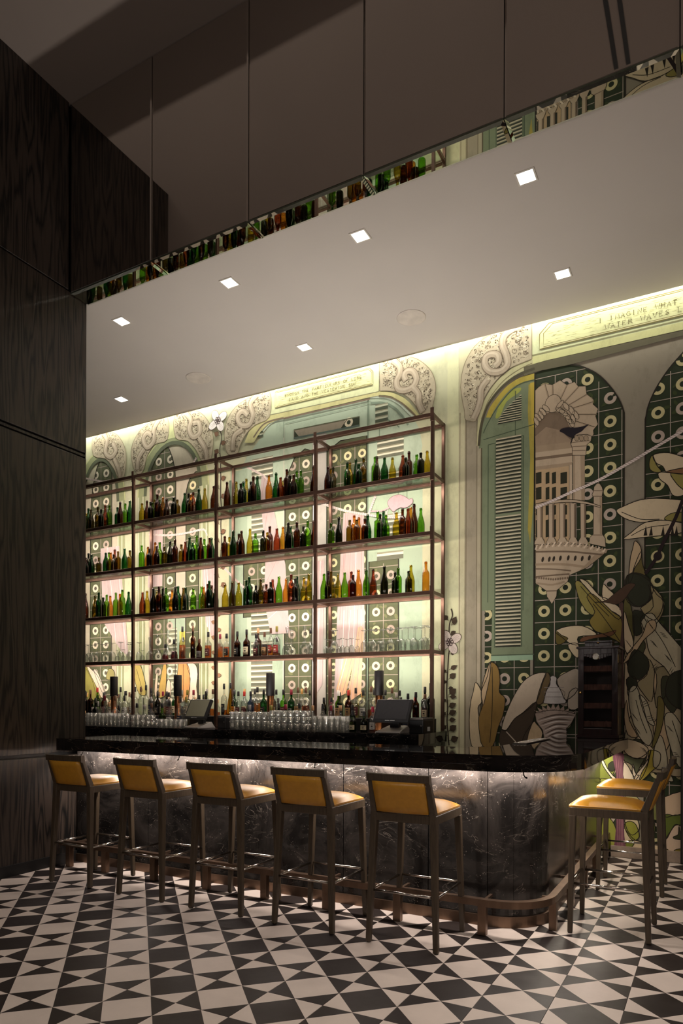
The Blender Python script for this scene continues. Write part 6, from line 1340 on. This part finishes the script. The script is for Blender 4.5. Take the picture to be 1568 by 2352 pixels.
# further bottles packed in between, rear rank on the riser and a middle rank before it
rf = random.Random(11)
KN = [('std', 'clear', None, 0, 'black', 'white', 'clear bottle with black cap and white label'), ('std', 'brown', 'brown', .6, 'black', 'tan', 'brown bottle with tan label'), ('std', 'dkgreen', None, 0, 'black', 'cream', 'dark green bottle with cream label'), ('slim', 'clear', 'amber', .6, 'brown', None, 'slim bottle of amber spirit'),
      ('std', 'clear', None, 0, 'grey', 'navy', 'clear bottle with navy label'), ('std', 'dark', None, 0, 'black', 'maroon', 'dark bottle with maroon label'), ('squat', 'clear', 'orange', .5, 'cork', 'cream', 'squat corked bottle of orange liqueur'), ('std', 'clear', 'straw', .7, 'gold', 'cream', 'bottle of straw-coloured spirit with gold cap')]
for b_ in range(4):
    for (Yf, zf, rank) in ((6.655, zr, 'last rank'), (6.575, zr, 'middle rank'), (6.30, zc, 'counter rank')):
        x = PX[b_]+.09; cnt_ = {}; used = SUSED.setdefault(round(zf, 1), list(OBST))
        while x < PX[b_+1]-.08:
            if all(math.hypot(x-a, Yf-q) > .05+c_ for a, q, c_ in used):
                k_ = rf.randrange(len(KN)); kd = KN[k_]; n_ = cnt_[k_] = cnt_.get(k_, 0)+1
                if n_ <= 2 and not (rank == 'counter rank' and rf.random() < .35):
                    H = rf.uniform(.25, .33) if kd[0] != 'squat' else rf.uniform(.19, .23)
                    if rank == 'counter rank': H *= .88
                    used.append((x, Yf, .042))
                    spirit(x, Yf, zf, H, *kd[:6], '%s, %s in the %s, %s' % (kd[6], 'first' if n_ == 1 else 'second', rank, BAYN[b_]), G_)
            x += rf.uniform(.055, .085)
o = spirit(-2.545, 6.57, zr, .36, 'std', 'dark', None, 0, 'black', None, 'large black bottle at the end of the back counter, beyond the printer', G_)

# ------------------------------------------------------------------ glassware
def wineglass_mesh(s=1.0):
    """stands upside down on its rim"""
    pr = [(.027, 0), (.031, .020), (.034, .045), (.031, .070), (.020, .090), (.006, .098), (.0035, .105), (.0035, .165), (.006, .172), (.030, .178), (.031, .180)]
    o = MB().lathe([(r_*s, z*s) for r_, z in pr], seg=20).build('wine_glass', M_GL2); m = o.data; bpy.data.objects.remove(o)
    return m
M_GL2 = tinted_glass('stemware_glass', (.95, .96, .94), (.26, .28, .26), fac=2.6, haze=.08)
M_GL3 = tinted_glass('tumbler_glass', (.96, .96, .94), (.50, .50, .47), fac=2.6, haze=.07)
WG = wineglass_mesh(1.0)
WGE = bpy.data.meshes.new('wine_glass') if 0 else None
def wg(X, Y, h, z, label, group):
    o = bpy.data.objects.new('wine_glass', WG); COL.objects.link(o); f = h/.18
    o.location = (X, Y, z); o.scale = (min(1.25, max(.9, f)), min(1.25, max(.9, f)), f); tag(o, label, 'wine glass', group)
def wgrow(fr_, items, where, mn=.07):
    used = []; k = 0
    for x, yt in items:
        u = fr_[0]+x/fr_[2]; v = fr_[1]+yt/fr_[2]
        for Y in (6.495, 6.585, 6.66):
            X = x_at(u, Y)
            if all(math.hypot(X-a, Y-b_) > .088 for a, b_ in used) and all(abs(X-p_) > .062 for p_ in PX):
                h = max(.13, min(.25, on_y(u, v, Y)[1]-z4)); used.append((X, Y)); k += 1
                wg(X, Y, h, z4, 'upturned stemmed glass, %s from the left on the spirit shelf, %s' % (ORD[k], where), 'upturned stemmed glasses'); break
wgrow(S2, [(-20, 300), (28, 315), (65, 310), (105, 310), (165, 290), (228, 305), (288, 285), (345, 290), (440, 230), (400, 370), (470, 365), (540, 300), (555, 210)], 'first bay')
wgrow(S2, [(655, 215), (612, 365), (690, 375), (720, 365)], 'second bay')
wgrow((720, 1400, 5.058), [(145, 345), (200, 352), (240, 190), (295, 345), (330, 335), (387, 345), (437, 335), (505, 345), (590, 245), (665, 228), (697, 240), (767, 232), (805, 235), (880, 222), (905, 232), (980, 208), (1025, 215), (1097, 185), (1162, 200), (1180, 195), (1250, 210), (1290, 188), (1345, 200)], 'end bay')
def tumbler_mesh(name, r0, r1, h, seg=16, flutes=0):
    pr = [(r0*.85, .0), (r0, .003), (r1, h), (r1*.93, h), (r0*.88, .012), (0, .012)]
    o = MB().lathe(pr[::1], seg=seg).build(name, M_GL3); m = o.data; bpy.data.objects.remove(o); return m
HI = tumbler_mesh('highball_glass', .027, .031, .152); TU = tumbler_mesh('tumbler', .031, .036, .066); MIDG = tumbler_mesh('short_highball', .028, .032, .092)
def block(mesh, nm_, u0, u1, Y0_, ranks, layers, hh, pitch, label, group, what):
    xa_, xb_ = x_at(u0, Y0_), x_at(u1, Y0_); n = int((xb_-xa_)/pitch)
    for j in range(ranks):
        for L_ in range(layers):
            for i in range(n):
                o = bpy.data.objects.new(nm_, mesh); COL.objects.link(o)
                o.location = (xa_+pitch*(i+.5)+random.uniform(-.0012, .0012), Y0_+j*pitch, zc+L_*(hh+.003)+.0005); o.rotation_euler = (0, 0, random.uniform(0, .6))
                tag(o, '%s, %s%s' % (label, ['front rank', 'second rank', 'third rank'][j], '' if layers == 1 else ', %s layer' % ['bottom', 'middle', 'top'][L_ if layers == 3 else (0 if L_ == 0 else 2)]), 'glass', '%s, %s' % (group, ['front rank', 'second rank', 'third rank'][j])+('' if layers == 1 else ', %s layer' % ['bottom', 'middle', 'top'][L_ if layers == 3 else (0 if L_ == 0 else 2)]))
        if layers > 1 and j == 0:
            pass
block(HI, 'highball_glass', 198, 297, 6.02, 2, 1, .152, .066, 'tall clear highball glass in the block beside the wooden wall', 'highballs beside the wooden wall', '')
block(TU, 'tumbler', 301, 352, 6.00, 2, 2, .066, .077, 'clear tumbler in the stacks right of the highballs, first bay end', 'tumblers at the first post', '')
block(MIDG, 'short_highball', 356, 424, 6.02, 2, 1, .092, .070, 'short clear highball left of the pale-screened terminal', 'short highballs by the pale terminal', '')
block(MIDG, 'short_highball', 528, 616, 6.02, 2, 2, .092, .070, 'short clear highball in the double layer right of the first printer', 'short highballs in two layers', '')
block(TU, 'tumbler', 619, 712, 6.00, 2, 3, .066, .077, 'clear tumbler in the three-high stacks at mid counter', 'tumblers in three layers', '')
block(HI, 'highball_glass', 716, 796, 6.02, 2, 1, .152, .066, 'tall clear highball glass left of the squat green bottles', 'highballs near the squat green bottles', '')
